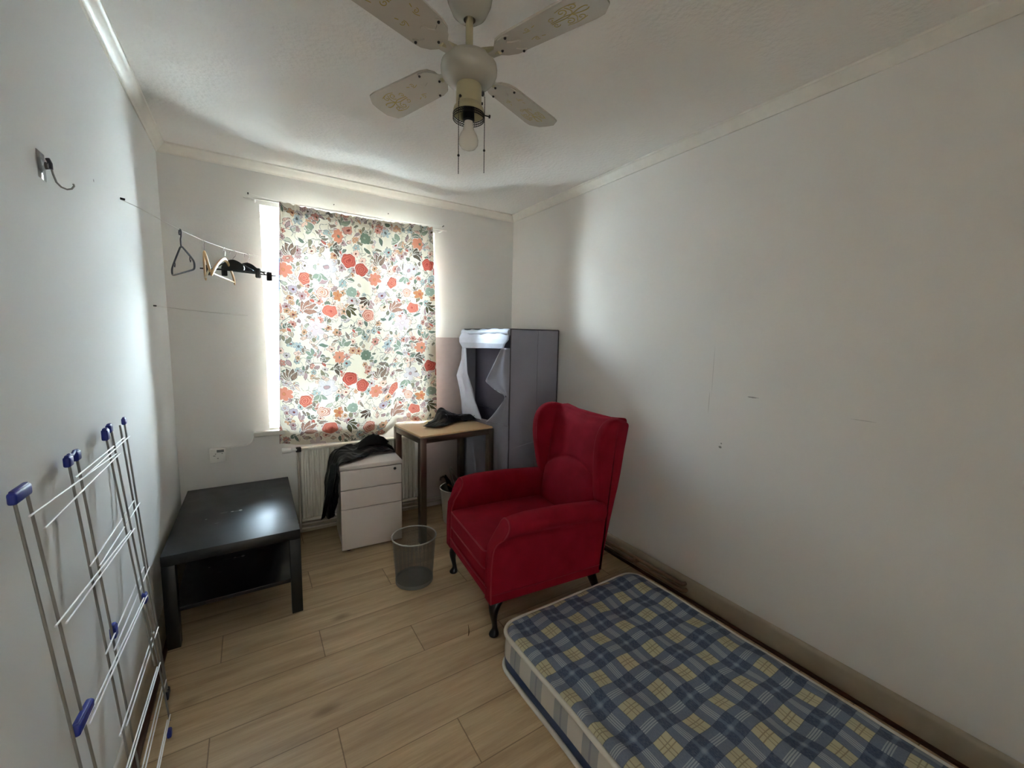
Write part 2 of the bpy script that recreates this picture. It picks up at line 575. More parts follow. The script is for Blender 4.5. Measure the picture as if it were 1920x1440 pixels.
def flower(cx, cy2, R, k, fill, line, core, ph=0.0, sh=.55):
    w = win_(cx, cy2, R * 1.1)
    if not w: return
    sl, dx, dy = w
    r = np.hypot(dx, dy); a = np.arctan2(dy, dx) + ph
    e = R * (1 - sh + sh * np.abs(np.cos(k * a / 2)) ** .7)
    blend(sl, soft(r - e - .003), lin('f3ece0'), .8)
    blend(sl, soft(r - e), line, .9); blend(sl, soft(r - e + .002), fill)
    st = np.abs(np.sin(k * a / 2 * 3)) * r
    blend(sl, soft(st - .0012) * (r < e * .85), line, .5)
    blend(sl, soft(r - R * .22), core); blend(sl, soft(np.abs(r - R * .22) - .001), line)
def stem(pts, wd, col):
    pts = smooth_poly([(a, b, 0) for a, b in pts], 3, False)
    for (x0, y0, _), (x1, y1, _) in zip(pts, pts[1:]):
        L = max(math.hypot(x1 - x0, y1 - y0), 1e-6)
        w = win_((x0 + x1) / 2, (y0 + y1) / 2, L / 2 + wd * 2 + .002)
        if not w: continue
        sl = w[0]
        px, py = xx[sl] - x0, yy[sl] - y0
        t = np.clip((px * (x1 - x0) + py * (y1 - y0)) / L / L, 0, 1)
        d = np.hypot(px - t * (x1 - x0), py - t * (y1 - y0)) - wd
        blend(sl, soft(d), col, .9)
BR, SG, CO, OR, MV, GY, CR, OL, RD = [lin(h_) for h_ in ('8b6f5e', '8fa08c', 'dc7a62', 'dd9a62', 'c8a6a4', '8a8d8c', 'f2cdb8', '86805a', 'b54a3a')]
DK = lin('5a4438'); GD = lin('6a5f58')
# fine filling: small buds, leaflets and tendrils over the whole cloth
for i in range(1500):
    x, y = rng.uniform(0, CW), rng.uniform(0, CH)
    k = rng.random()
    an = rng.uniform(0, 2 * PI)
    if k < .30:
        stem([(x, y), (x + .03 * math.cos(an), y + .03 * math.sin(an)), (x + .05 * math.cos(an + .8), y + .05 * math.sin(an + .8)), (x + .05 * math.cos(an + 1.4), y + .05 * math.sin(an + 1.4))], .0011, GY)
    elif k < .72:
        leaf(x, y, rng.uniform(.030, .062), rng.uniform(.016, .030), an, rng.choice([SG, lin('a9a184'), CR, MV, lin('b09a8a'), lin('c9c9b4'), lin('d8c2a8')]), rng.choice([GD, GY, BR]), rng.random() < .5)
    else:
        flower(x, y, rng.uniform(.016, .032), rng.choice([5, 6, 8]), rng.choice([lin('e0a08c'), CR, MV, lin('e0b088'), lin('b8c4c0'), lin('d5c6c6')]), rng.choice([GD, BR]), rng.choice([RD, OL, CR]), an, .4)
# the repeat of large motifs
TW, TH = .60, .83
for ty in range(-1, 3):
    for tx in range(-1, 3):
        ox, oy = tx * TW - .09 + (.0 if ty % 2 == 0 else .0), ty * TH + .12
        def Q(x, y): return ox + x, oy + y
        stem([Q(.05, .75), Q(.12, .62), Q(.25, .55), Q(.33, .42), Q(.47, .38), Q(.55, .26)], .0018, GY)
        stem([Q(.10, .10), Q(.22, .16), Q(.30, .06), Q(.44, .10), Q(.52, .02)], .0018, GY)
        stem([Q(.30, .80), Q(.40, .70), Q(.52, .72), Q(.62, .62)], .0018, GY)
        for (x, y, n0, a0, sprd, L, fl, ln) in ((.16, .20, 5, -1.9, 1.6, .085, lin('b79a86'), DK), (.42, .12, 4, -.2, 1.9, .075, lin('8a7f70'), DK),
                                               (.24, .56, 4, -.9, 1.7, .10, lin('c79a84'), lin('8a5444')), (.52, .52, 4, .3, 2.0, .075, OL, DK), (.06, .44, 4, 2.2, 1.8, .07, BR, DK)):
            for j in range(n0):
                leaf(*Q(x, y), L * (1 - .12 * abs(j - n0 / 2)), L * .34, a0 + sprd * (j / (n0 - 1) - .5), fl, ln)
        for (x, y, a) in ((.34, .30, .6), (.02, .66, 1.2), (.50, .78, -2.5), (.30, .02, 2.6)):
            for j in range(3): leaf(*Q(x, y), .055, .03, a + j * .9, lin('a4b09a'), GY, False)
        flower(*Q(.32, .66), .062, 6, lin('dccaca'), MV, lin('e6d6ce'), .3, .62)
        flower(*Q(.38, .245), .06, 5, lin('d9cfd0'), GY, MV, 1.0, .6)
        flower(*Q(.46, .86), .050, 8, lin('eaa27e'), CO, SG, 0, .3)
        flower(*Q(.12, .30), .050, 7, lin('e59a7c'), CO, OR, .5, .35)
        flower(*Q(.05, .02), .040, 9, SG, OL, lin('a9b8a4'), .5, .2)
        flower(*Q(.55, .40), .036, 9, lin('a7b5a3'), SG, lin('c0c9b8'), .2, .15)
        flower(*Q(.45, .43), .042, 5, OR, lin('c07a42'), CO, .2, .5)
        flower(*Q(.20, .80), .034, 6, lin('bcc6c8'), GD, GY, 1.1, .6)
        flower(*Q(.17, .42), .027, 7, lin('c8b6c0'), GD, RD, 0, .2)
        rose(*Q(.535, .185), .047, lin('e2765e'), RD, lin('c04a3c'))
        rose(*Q(.07, .56), .043, lin('f0b8a0'), lin('c0604a'), CO)
        rose(*Q(.245, .34), .041, lin('ec9478'), RD, CO)
        rose(*Q(.40, .54), .040, lin('e98e74'), CO, lin('d05c48'))
        rose(*Q(.02, .24), .046, lin('e07a64'), RD, CO)
        rose(*Q(.36, .42), .036, lin('f4cdb8'), lin('b8705c'), OR)
        for (x, y) in ((.47, .12), (.29, .47), (.14, .68), (.55, .66), (.36, .90)):
            leaf(*Q(x, y), .032, .018, 1.0, CO, RD, False)
            for j in range(3): leaf(*Q(x, y - .004), .030, .015, -1.9 + j * .8, lin('9c9684'), DK, False)
img = np.clip(img, 0, 1)
lum_ = img.mean(2, keepdims=True)
img = np.clip(lum_ + (img - lum_) * .70, 0, 1) ** 1.45
# hem seams and side binding
img[int(.052 * PX):int(.055 * PX), :] *= .75
img[:, :int(.006 * PX)] = lin('7a4a56'); img[:, -int(.005 * PX):] = lin('9a8478')

NU, NV = 440, 640
xl0, xl1 = .197, .148
xr0, xr1 = 1.240, 1.264
bot = [(.150, .690), (.322, .674), (.529, .664), (.753, .670), (.832, .690), (.893, .732), (.947, .776), (1.082, .776), (1.17, .775), (1.27, .776)]
def botz(x):
    for (a, b), (c_, d) in zip(bot, bot[1:]):
        if x <= c_: 
            t_ = max(0, (x - a) / (c_ - a)); t_ = t_ * t_ * (3 - 2 * t_)
            return b + (d - b) * t_
    return bot[-1][1]
vs = np.zeros((NV + 1, NU + 1, 3)); cols = np.zeros((NV + 1, NU + 1, 4)); cols[..., 3] = 1
for j in range(NU + 1):
    s_ = j / NU
    xb = xl1 + (xr1 - xl1) * s_
    zb = botz(xb)
    zt = 2.280 - .016 * math.sin(PI * min(1, s_ * 1.15)) + .004 * math.sin(s_ * 140)
    for i in range(NV + 1):
        v_ = i / NV
        fall = v_
        x = (xl0 + (xr0 - xl0) * s_) * (1 - fall) + xb * fall
        z = zt + (zb - zt) * v_
        hd = max(0, 1 - v_ / .30)
        # gathers: tight under the heading, wider folds further down
        fold = .010 * hd * math.sin(s_ * 92 + 1.5 * math.sin(s_ * 13)) * (1 if v_ > .035 else .5)
        wide = (.016 * math.sin(s_ * 27 + 1.1 * math.sin(s_ * 5 + 2) + .4 * v_) + .008 * math.sin(s_ * 47 + .8)) * min(1, v_ * 3 + .15)
        # one pressed double fold left of the middle, running the full height
        q = (s_ - .245 - .02 * v_) / .028
        pleat = -.016 * math.exp(-q ** 4) * min(1, v_ * 2)
        y = 3.118 + .030 * v_ * v_ * max(0, 1 - s_ / .75) - .022 * max(0, min(1, (s_ - .60) / .25)) * min(1, v_ * 2.5) + fold + wide * (.75 + .25 * v_) + pleat
        x += .006 * math.cos(s_ * 92) * hd
        vs[i, j] = (x, min(y, 3.196), z)
        u_ = s_ + .004 * math.sin(s_ * 55) - (.010 * max(-1, min(1, q)) if abs(q) < 3 else 0)
        cols[i, j, 3] = .30 if (v_ < .034 or v_ > .975) else 1.0
        cols[i, j, :3] = img[min(PH - 1, int(v_ * (PH - 1))), min(PW - 1, max(0, int(u_ * (PW - 1))))]
me = bpy.data.meshes.new('curtain')
nv = (NV + 1) * (NU + 1)
idx = np.arange(nv).reshape(NV + 1, NU + 1)
fc = np.stack([idx[:-1, :-1], idx[1:, :-1], idx[1:, 1:], idx[:-1, 1:]], -1).reshape(-1, 4)
me.vertices.add(nv); me.vertices.foreach_set('co', vs.ravel())
me.loops.add(fc.size); me.loops.foreach_set('vertex_index', fc.ravel())
me.polygons.add(len(fc)); me.polygons.foreach_set('loop_start', np.arange(0, fc.size, 4)); me.polygons.foreach_set('loop_total', np.full(len(fc), 4))
me.update()
me.polygons.foreach_set('use_smooth', np.ones(len(fc), bool))
ca_ = me.color_attributes.new('print', 'FLOAT_COLOR', 'POINT')
ca_.data.foreach_set('color', cols.ravel())
mc = N('printed_cotton')
at = mc.n('ShaderNodeAttribute'); at.attribute_name = 'print'
df = mc.n('ShaderNodeBsdfDiffuse'); tr = mc.n('ShaderNodeBsdfTranslucent')
mc.l(at.outputs['Color'], df.inputs[0]); mc.l(at.outputs['Color'], tr.inputs[0])
mx = mc.n('ShaderNodeMixShader'); mc.l(mc.math('MULTIPLY', at.outputs['Alpha'], .066), mx.inputs[0])   # hem and heading are folded cloth
mc.l(df.outputs[0], mx.inputs[1]); mc.l(tr.outputs[0], mx.inputs[2]); mc.l(mx.outputs[0], mc.o.inputs[0])
cu = link('curtain', me, mc.m)
tag(cu, 'cream cotton curtain printed with coral roses and brown leaves covering the window', 'curtain')

# ------------------------------------------------------------------ curtain rod, wire and screws
m_white_pl = simple('white_plastic', 'e9e8e4', .4, var=.02)
m_steel = simple('steel_wire', '8d8a86', .35, .9)
m_dark = simple('dark_metal', '2a2624', .45, .6)
rodt = thing('curtain_rod', 'thin white curtain rod above the window carrying the floral curtain', 'curtain rod', (.69, YF, 2.29))
under(tube('rod', m_white_pl, [(.008 + (1.350) * i / 20, 3.132, 2.276 + .004 * math.sin(PI * i / 20)) for i in range(21)], .0058, n=10), rodt)
for x in (.07, 1.33):
    under(box('rod_bracket', m_white_pl, (x - .005, x + .005, 3.132, YF, 2.271, 2.281), bev=.001), rodt)
wt = thing('curtain_wire', 'slack white curtain wire hooked on two screws behind the rod', 'wire', (.69, YF, 2.31))
under(tube('wire', m_white_pl, [(.036, 3.20, 2.321), (.12, 3.205, 2.312), (.22, 3.205, 2.302), (.7, 3.205, 2.298), (1.2, 3.205, 2.318), (1.362, 3.20, 2.326)], .0016, n=6), wt)
for x, z in ((.036, 2.321), (1.362, 2.327)):
    under(tube('screw_hook', m_dark, [(x, YF, z), (x, 3.196, z)], .004, n=8), wt)
for k, (x, z, w_) in enumerate(((.545, 2.348, 'above the middle of the curtain'), (.925, 2.352, 'above the right half of the curtain'))):
    o = tube('wall_screw', m_dark, [(x, YF, z), (x, YF - .006, z)], .0035)
    tag(o, 'small dark screw in the far wall ' + w_, 'screw')

# ------------------------------------------------------------------ radiator
m_rad = simple('radiator_enamel', 'd8d4c9', .35, var=.03)
m_pipe2 = simple('dull_brown_pipe_paint', '85705f', .35)
m_pipe = simple('painted_pipe', 'b5aca0', .4)
rd = thing('radiator', 'white panel radiator with vertical flutes below the curtain', 'radiator', (.68, 3.16, 0))
prof = []
x = .265
pitch_ = .0333
nfl = 25
while x < 1.095:
    prof += [(x, 3.128), (x + .006, 3.118), (x + .019, 3.118), (x + .025, 3.128)]
    x += pitch_
rings = []
for z, ins in ((.138, .006), (.150, 0), (.62, 0), (.635, .006)):
    rings.append([(a, b + ins, z) for a, b in prof] + [(prof[-1][0] + .004, 3.165, z), (.261, 3.165, z)])
under(loft('front_panel', m_rad, rings, angle=30), rd)
under(box('top_rail', m_rad, (.262, 1.102, 3.115, 3.17, .636, .652), bev=.004), rd)
under(box('bottom_rail', m_rad, (.262, 1.102, 3.113, 3.17, .122, .142), bev=.004), rd)
for x in (.42, .95):
    under(box('wall_bracket', m_rad, (x - .02, x + .02, 3.16, YF, .2, .6), bev=.001), rd)
v1 = under(lathe('valve_body', m_white_pl, [(.006, 0), (.013, 0), (.014, .03), (.018, .034), (.020, .085), (.017, .09), (.009, .091), (.008, .083), (0.0001, .083)], n=20), rd)
v1.matrix_basis = Matrix.Translation((.245, 3.10, .655)) @ Matrix.Rotation(-PI / 2, 4, 'Y')
v2 = under(lathe('valve_stem', m_dark, [(.0001, .0), (.010, .0), (.010, .022), (.0001, .022)], n=12), rd)
v2.matrix_basis = Matrix.Translation((.262, 3.10, .655)) @ Matrix.Rotation(-PI / 2, 4, 'Y')
under(box('valve_block', m_dark, (.238, .272, 3.088, 3.122, .636, .668), bev=.005), rd)
under(tube('feed_pipe', m_pipe, [(.252, 3.105, .64), (.252, 3.105, .12), (.252, 3.12, .06)], .0075), rd)
pp = thing('heating_pipe', 'pair of grey heating pipes running along the foot of the far wall', 'pipe', (.8, 3.18, .06))
for z in (.042, .078):
    under(tube('pipe_run', m_pipe, [(.225, 3.185, z), (2.0, 3.185, z)], .009), pp)
pp2 = thing('heating_pipe', 'pair of pipes along the right skirting behind the red armchair', 'pipe', (2.0, 2.2, .06))
for z, y0 in ((.05, 1.29), (.085, 1.30)):
    under(tube('pipe_run', m_pipe2, [(2.0, 2.50, z), (2.0, 2.0, z), (2.0, y0 + .02, z), (2.003, y0 + .006, z), (2.012, y0, z), (2.026, y0, z)], .011, n=12), pp2)
under(tube('pipe_joint', m_pipe2, [(2.0, 1.62, .068), (2.0, 1.64, .068)], .022, n=12), pp2)

# ------------------------------------------------------------------ pinkish board against the far wall
m_bpink = simple('pinkish_board', 'b5a7a4', .6)
tag(box('wall_board', m_bpink, (1.175, 1.62, YF - .030, YF - .018, .004, 1.436), bev=.0015),
    'tall pinkish-grey board standing against the far wall right of the curtain', 'board')

# ------------------------------------------------------------------ control box and cable
cb = thing('heating_control', 'small white control box on the far wall above the black table', 'switch', (-.2, YF, .65))
under(box('housing', m_white_pl, (-.243, -.157, YF - .032, YF, .605, .697), bev=.005), cb)
m_disp = simple('grey_display', '6c6f70', .2)
under(box('display', m_disp, (-.205, -.167, YF - .0335, YF - .031, .672, .688), bev=.0005), cb)
m_fig = simple('grey_print', '9a9a98', .6)
for x, z, w in ((-.225, .648, .012), (-.205, .63, .008), (-.18, .66, .006), (-.215, .66, .006)):
    under(box('button', m_fig, (x, x + w, YF - .034, YF - .0315, z, z + .005), bev=.0005), cb)
tag(tube('cable', m_white_pl, smooth_poly([(-.160, 3.212, .690), (-.10, 3.213, .694), (-.05, 3.213, .692), (-.015, 3.213, .705), (-.004, 3.212, .735), (.002, 3.212, .762), (.03, 3.21, .749)], 3, False), .0042),
    'white cable curving from the control box up to the window board', 'cable')

# ------------------------------------------------------------------ black low table
bl = N('black_brown_foil')
nn = bl.noise(30, 4)
Xb = bl.xyz()
cc_ = bl.mix(nn, lin('0d0d0e'), lin('131314'))
def spot(m, c, cx, cyy, rx, ry, tone, col, thr=1.2):
    dx = m.math('DIVIDE', m.math('SUBTRACT', Xb['X'], cx), rx); dy = m.math('DIVIDE', m.math('SUBTRACT', Xb['Y'], cyy), ry)
    d = m.math('ADD', m.math('SQRT', m.math('ADD', m.math('MULTIPLY', dx, dx), m.math('MULTIPLY', dy, dy))), m.math('MULTIPLY', m.noise(160, 3), .9))
    return m.mix(m.math('MULTIPLY', m.math('SUBTRACT', 1.0, m.ramp(d, thr, thr + .25)), tone), c, lin(col))
for sp_ in ((.012, -.04, .010, .012, .9, 'd8d8d4'), (-.026, -.04, .008, .006, .8, 'c8c8c4'), (-.006, -.043, .020, .004, .5, 'a8a8a4'),
            (-.065, -.035, .022, .014, .35, '6a6a68'), (-.14, -.09, .006, .006, .6, 'a0a09c'), (.17, .12, .004, .004, .5, '9a9a9a'), (-.09, -.17, .012, .004, .3, '888'*2), (.02, .2, .06, .03, .06, '777777')):
    cc_ = spot(bl, cc_, *sp_)
bl.base(cc_)
bl.set(Roughness=bl.math('ADD', .30, bl.math('MULTIPLY', bl.noise(9, 4), .18)))
bl.bump(bl.noise(22, 5), .10, .003)
m_black = bl.m
tb = thing('coffee_table', 'low black square-legged table with scuffed top in the corner beside the drying rack', 'table', (-.092, 2.722, 0), rad(-.6))
hw, hd = .277, .452
tb_top = box('tabletop', m_black, (-hw, hw, -hd, hd, .40, .45), tb, bev=.0025)
box('shelf', m_black, (-hw + .03, hw - .03, -hd + .03, hd - .03, .158, .178), tb, bev=.002)
for sx_ in (-1, 1):
    for sy_ in (-1, 1):
        a, b = sx_ * hw, sx_ * (hw - .05)
        c_, d = sy_ * hd, sy_ * (hd - .05)
        box('leg', m_black, (min(a, b), max(a, b), min(c_, d), max(c_, d), 0, .3995), tb, bev=.002)

# ------------------------------------------------------------------ white drawer pedestal
m_ped = simple('white_melamine', 'd6cdc8', .5, var=.03)
m_gap = simple('shadow_gap_carcass', '8d847e', .7)
pd = thing('drawer_pedestal', 'white three-drawer pedestal cabinet with a keyhole under the window', 'cabinet', (.657, 2.742, 0), rad(-3.2))
w2 = .197
box('carcass', m_ped, (-w2 + .006, w2 - .006, .020, .345, .028, .566), pd, bev=.0015)
box('top_board', m_ped, (-w2 - .004, w2 + .004, -.006, .348, .568, .594), pd, bev=.002)
for nm, z0, z1 in (('drawer', .432, .562), ('drawer', .302, .428), ('drawer', .022, .298)):
    o = box(nm, m_ped, (-w2, w2, 0, .018, z0, z1), pd, bev=.0012)
    if z0 > .4:
        k = lathe('lock', m_dark, [(.0001, 0), (.0095, 0), (.0095, .003), (.006, .004), (.0001, .004)], o, n=20)
        k.location = (.152, 0, .538); k.rotation_euler = (PI / 2, 0, 0)
for sx_ in (-1, 1):
    for yv in (.05, .31):
        o = lathe('foot', m_dark, [(.0001, 0), (.018, 0), (.018, .028), (.0001, .028)], pd, n=14)
        o.location = (sx_ * .15, yv, 0)

# ------------------------------------------------------------------ metal framed side desk
m_nick = N('brushed_nickel')
m_nick.base(lin('82776c')); m_nick.set(Metallic=1.0, Roughness=.33)
m_nick.bump(m_nick.noise(6, 3, m_nick.map((60, 60, 1))), .06, .001)
m_nick = m_nick.m
wt_ = N('pale_maple_board')
g = wt_.noise(5, 5, wt_.map((2, 22, 2)))
wt_.base(wt_.mix(g, lin('c8a67c'), lin('d8bb92'))); wt_.set(Roughness=.42)
m_maple = wt_.m
dk = thing('desk', 'small square-legged metal desk with pale wooden top beside the fabric wardrobe', 'desk', (.950, 2.615, 0), rad(5.2))
DW, DD, DH = .605, .472, .76
q = .045
for x in (0, DW - q):
    for y in (0, DD - q):
        box('leg', m_nick, (x, x + q, y, y + q, 0, DH - .006), dk, bev=.002)
for nm, b in (('rail', (q, DW - q, .001, .024, DH - .046, DH - .006)), ('rail', (q, DW - q, DD - .024, DD - .001, DH - .046, DH - .006)),
              ('rail', (.001, .024, q, DD - q, DH - .046, DH - .006)), ('rail', (DW - .024, DW - .001, q, DD - q, DH - .046, DH - .006))):
    box(nm, m_nick, b, dk, bev=.0015)
box('tabletop', m_maple, (.006, DW - .006, .006, DD - .002, DH - .005, DH + .008), dk, bev=.003)

# ------------------------------------------------------------------ wire-mesh waste bin
ms = N('wire_mesh')
ms.base(lin('6f706f')); ms.set(Metallic=.6, Roughness=.45)
tco = ms.n('ShaderNodeTexCoord'); uvx = ms.xyz()
ang = ms.math('ARCTAN2', uvx['Y'], uvx['X'])
ga = ms.math('ABSOLUTE', ms.math('SUBTRACT', ms.math('FRACT', ms.math('MULTIPLY', ang, 180 / (2 * PI) * 1.0)), .5))
gz = ms.math('ABSOLUTE', ms.math('SUBTRACT', ms.math('FRACT', ms.math('MULTIPLY', uvx['Z'], 250.0)), .5))
solid = ms.math('GREATER_THAN', ms.math('MAXIMUM', ga, gz), .36)
tp = ms.n('ShaderNodeBsdfTransparent')
mxs = ms.n('ShaderNodeMixShader')
ms.l(solid, mxs.inputs[0]); ms.l(tp.outputs[0], mxs.inputs[1]); ms.l(ms.b.outputs[0], mxs.inputs[2]); ms.l(mxs.outputs[0], ms.o.inputs[0])
m_binmetal = simple('grey_bin_metal', '7b7c7a', .38, .5)
bn = thing('waste_bin', 'round grey wire-mesh waste bin standing empty on the floor', 'waste bin', (.771, 2.237, 0))
lathe('mesh_wall', ms.m, [(.1065, .022), (.1255, .278)], bn, n=72)
lathe('base', m_binmetal, [(.0001, .006), (.100, .006), (.104, .001), (.1085, .003), (.1085, .024), (.1065, .026), (.105, .012), (.0001, .012)], bn, n=48)
rb = bmesh.new()
bm_tube(rb, [(.1265 * math.cos(t), .1265 * math.sin(t), .279) for t in [2 * PI * j / 64 for j in range(64)]], .0042, 10, closed=True)
finish(rb, 'rim', simple('bright_rim', 'a8a7a2', .3, .6), bn, angle=80)

# ------------------------------------------------------------------ fabric wardrobe in the corner
fb = N('grey_nonwoven')
fb.base(fb.mix(fb.noise(4, 4), lin('8c8c9a'), lin('9797a4'))); fb.set(Roughness=.8)
fb.bump(fb.math('ADD', fb.noise(7, 3), fb.math('MULTIPLY', fb.noise(400, 2), .1)), .5, .01)
m_fab = fb.m
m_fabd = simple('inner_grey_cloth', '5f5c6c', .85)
m_fabl = simple('white_lining', 'b4bacb', .55, bump=.3, bs=18)
m_bind = simple('dark_binding', '4a4850', .7)
wd = thing('fabric_wardrobe', 'grey fabric wardrobe with an open front flap in the corner behind the desk', 'wardrobe', (1.8, 2.85, 0))
A_ = Vector((1.597, 2.522, 0)); B_ = Vector((2.030, 2.516, 0)); Cc = Vector((2.030, 3.165, 0)); D_ = Vector((1.538, 3.165, 0))
WH = 1.508
def sheet(name, m, p, q_, z0, z1, amp=.004, n=(30, 40), solid=.002, seed=0, nrm=None):
    p, q_ = Vector(p), Vector(q_)
    d = (q_ - p).normalized(); nr = Vector((d.y, -d.x, 0)) if nrm is None else nrm
    rings = []
    for i in range(n[1] + 1):
        z = z0 + (z1 - z0) * i / n[1]
        r = []
        for j in range(n[0] + 1):
            s_ = j / n[0]
            w = noise.noise(Vector((s_ * 3 + seed, z * 1.2, seed))) * amp * min(1, 8 * s_ * (1 - s_))
            r.append(tuple(p.lerp(q_, s_) + nr * w + Vector((0, 0, z))))
        rings.append(r)
    return under(loft(name, m, rings, closed=False, cap=False, solid=solid, angle=70), wd)
sheet('side_panel', m_fab, A_, B_, .0, WH, .010, seed=3)
sheet('side_panel', m_fab, Cc, D_, .0, WH, .004, seed=5)
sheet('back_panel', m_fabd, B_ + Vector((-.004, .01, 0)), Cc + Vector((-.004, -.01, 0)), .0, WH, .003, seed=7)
under(loft('top_panel', m_fab, [[tuple(p_ + Vector((0, 0, z))) for p_ in (A_, B_, Cc, D_)] for z in (WH - .004, WH)], smooth=False), wd)
# shelf seam: dark inner panel seen through the opening, with a lower shelf edge
tF = (D_ - A_).normalized(); nF = Vector((-tF.y, tF.x, 0)); nF = nF if nF.x < 0 else -nF
def FP(s_, z, off=0): return tuple(A_ + tF * s_ + nF * off + Vector((0, 0, z)))
def poly_sheet(name, m, L, R, amp=.01, seed=0, n=16, off0=.006, sub=0):
    """cloth between two edge lines L and R of (s, z, offset)"""
    k = 40
    def at(P_, t_):
        u = t_ * (len(P_) - 1); i = min(int(u), len(P_) - 2); f_ = u - i; f_ = f_ * f_ * (3 - 2 * f_) * .5 + f_ * .5
        return [P_[i][a] + (P_[i + 1][a] - P_[i][a]) * f_ for a in range(3)]
    rings = []
    for i in range(k + 1):
        t_ = i / k
        a, b = at(L, t_), at(R, t_)
        r = []
        for j in range(n + 1):
            f_ = j / n
            s_, z, o_ = [a[q] + (b[q] - a[q]) * f_ for q in range(3)]
            o_ += amp * noise.noise(Vector((s_ * 12 + seed, z * 2.5, seed))) + off0 + amp * .8 * math.sin(f_ * 9 + z * 3 + seed)
            r.append(FP(s_, z, o_))
        rings.append(r)
    return under(loft(name, m, rings, closed=False, cap=False, solid=.0016, angle=80), wd)
Wf = (D_ - A_).length
# rolled-up band over the opening
poly_sheet('front_band', m_fabl, [(-.004, 1.475, .012), (.0, 1.43, .018), (.035, 1.40, .022), (.06, 1.366, .016)], [(Wf, 1.475, .015), (Wf + .01, 1.44, .03), (Wf - .0, 1.40, .034), (Wf - .03, 1.352, .02)], amp=.006, seed=1, n=30)
rl = bmesh.new()
bm_tube(rl, [FP(s_, 1.485 + .004 * math.sin(s_ * 9), .008) for s_ in [i / 20 * Wf for i in range(21)]], [.022 + .004 * math.sin(i * 1.3) for i in range(21)], 12)
under(finish(rl, 'rolled_cover', m_fabl, angle=80), wd)
# two flaps pulled apart, zip edges curling
poly_sheet('front_flap', m_fabl, [(Wf, 1.37, .012), (Wf + .0, 1.25, .02), (Wf + .02, 1.12, .05), (Wf + .0, 1.0, .03), (Wf, .90, .012), (Wf, .78, .006)],
           [(.575, 1.36, .02), (.55, 1.26, .03), (.535, 1.14, .03), (.49, 1.03, .018), (.43, .93, .02), (.33, .79, .02)], amp=.008, seed=11)
poly_sheet('front_flap', m_fab, [(.06, 1.37, .03), (.13, 1.25, .045), (.225, 1.11, .055), (.10, 1.05, .04), (.005, 1.02, .01), (.09, .92, .025), (.17, .84, .03), (.25, .79, .02)],
           [(-.002, 1.37, .004), (-.002, 1.28, .004), (-.002, 1.19, .004), (-.002, 1.10, .004), (-.002, 1.02, .004), (-.002, .93, .004), (-.002, .86, .004), (-.002, .79, .004)], amp=.006, seed=23)
poly_sheet('front_cover', m_fab, [(Wf, .80, .006), (Wf, .45, .006), (Wf, .02, .004)], [(.22, .80, .015), (.20, .45, .012), (.20, .02, .01)], amp=.010, seed=31)
poly_sheet('front_cover', m_fab, [(.26, .80, .018), (.23, .45, .012), (.20, .02, .01)], [(-.002, .80, .004), (-.002, .45, .004), (-.002, .02, .004)], amp=.010, seed=37)
for k_, pth in enumerate(([(.06, 1.37, .036), (.13, 1.25, .052), (.225, 1.11, .062), (.10, 1.05, .048), (.005, 1.02, .018), (.09, .92, .033), (.17, .84, .038), (.25, .79, .03)],
                          [(.575, 1.36, .028), (.55, 1.26, .038), (.535, 1.14, .038), (.49, 1.03, .026), (.43, .93, .028), (.33, .79, .028)][:0] or [(.575, 1.36, .030), (.55, 1.26, .040), (.535, 1.14, .040), (.49, 1.03, .028), (.43, .93, .030), (.33, .79, .030)])):
    under(tube('zip', m_fabl, smooth_poly([FP(*p_) for p_ in pth], 2, False), .0035, n=6), wd)
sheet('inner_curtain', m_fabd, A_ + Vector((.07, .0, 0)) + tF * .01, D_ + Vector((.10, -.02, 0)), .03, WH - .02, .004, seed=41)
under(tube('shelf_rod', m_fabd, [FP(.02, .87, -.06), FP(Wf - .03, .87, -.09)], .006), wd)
for p_, q_ in ((A_, B_), (B_, Cc), (Cc, D_), (D_, A_)):
    under(tube('top_seam', m_bind, [p_ + Vector((0, 0, WH)), q_ + Vector((0, 0, WH))], .004, n=6), wd)
for p_ in (A_, D_, B_):
    under(tube('corner_seam', m_bind if p_ is not D_ else m_fabl, [p_ + Vector((-.002 if p_ is not B_ else 0, -.002, 0)), p_ + Vector((-.002 if p_ is not B_ else 0, -.002, WH))], .0045, n=6), wd)
mid = A_.lerp(B_, .55)
under(tube('side_seam', m_fab, [mid + Vector((0, -.006, .01)), mid + Vector((0, -.006, WH - .01))], .003, n=6), wd)
under(tube('side_hem', m_fab, [A_ + Vector((.02, -.008, .62)), A_.lerp(B_, .5) + Vector((0, -.012, .655)), B_ + Vector((-.01, -.006, .66))], .004, n=6), wd)

# ------------------------------------------------------------------ red wing armchair (local: x width, y back, z up)
vel = N('red_velour')
vel.base(vel.mix(vel.ramp(vel.noise(9, 4), .3, .7), lin('7b0d1d'), lin('8a1326')))
vel.set(Roughness=.85)
vel.b.inputs['Sheen Weight'].default_value = .22
vel.b.inputs['Sheen Roughness'].default_value = .45
vel.b.inputs['Sheen Tint'].default_value = (*lin('d04a58'), 1)
vel.b.inputs['Specular IOR Level'].default_value = .15
vel.bump(vel.noise(500, 2), .15, .001)
m_red = vel.m
m_pip = simple('red_piping', '8a1024', .7, var=.02)
m_leg = simple('ebonised_wood', '120c0a', .3)
ch = thing('wing_armchair', 'red velour wing armchair with rolled arms and dark curved legs', 'armchair', (.98, 1.891, 0), math.atan2(-.9955, -.0945) + PI)
ch.rotation_euler = (0, 0, rad(-95.4))
ZB = .185
# seat frame with front border
rbox('seat_frame', m_red, -.285, .285, -.028, .60, ZB, .315, .018, ch, n=10)
rbox('front_border', m_red, -.288, .288, -.040, .02, ZB + .004, .245, .016, ch, n=10)
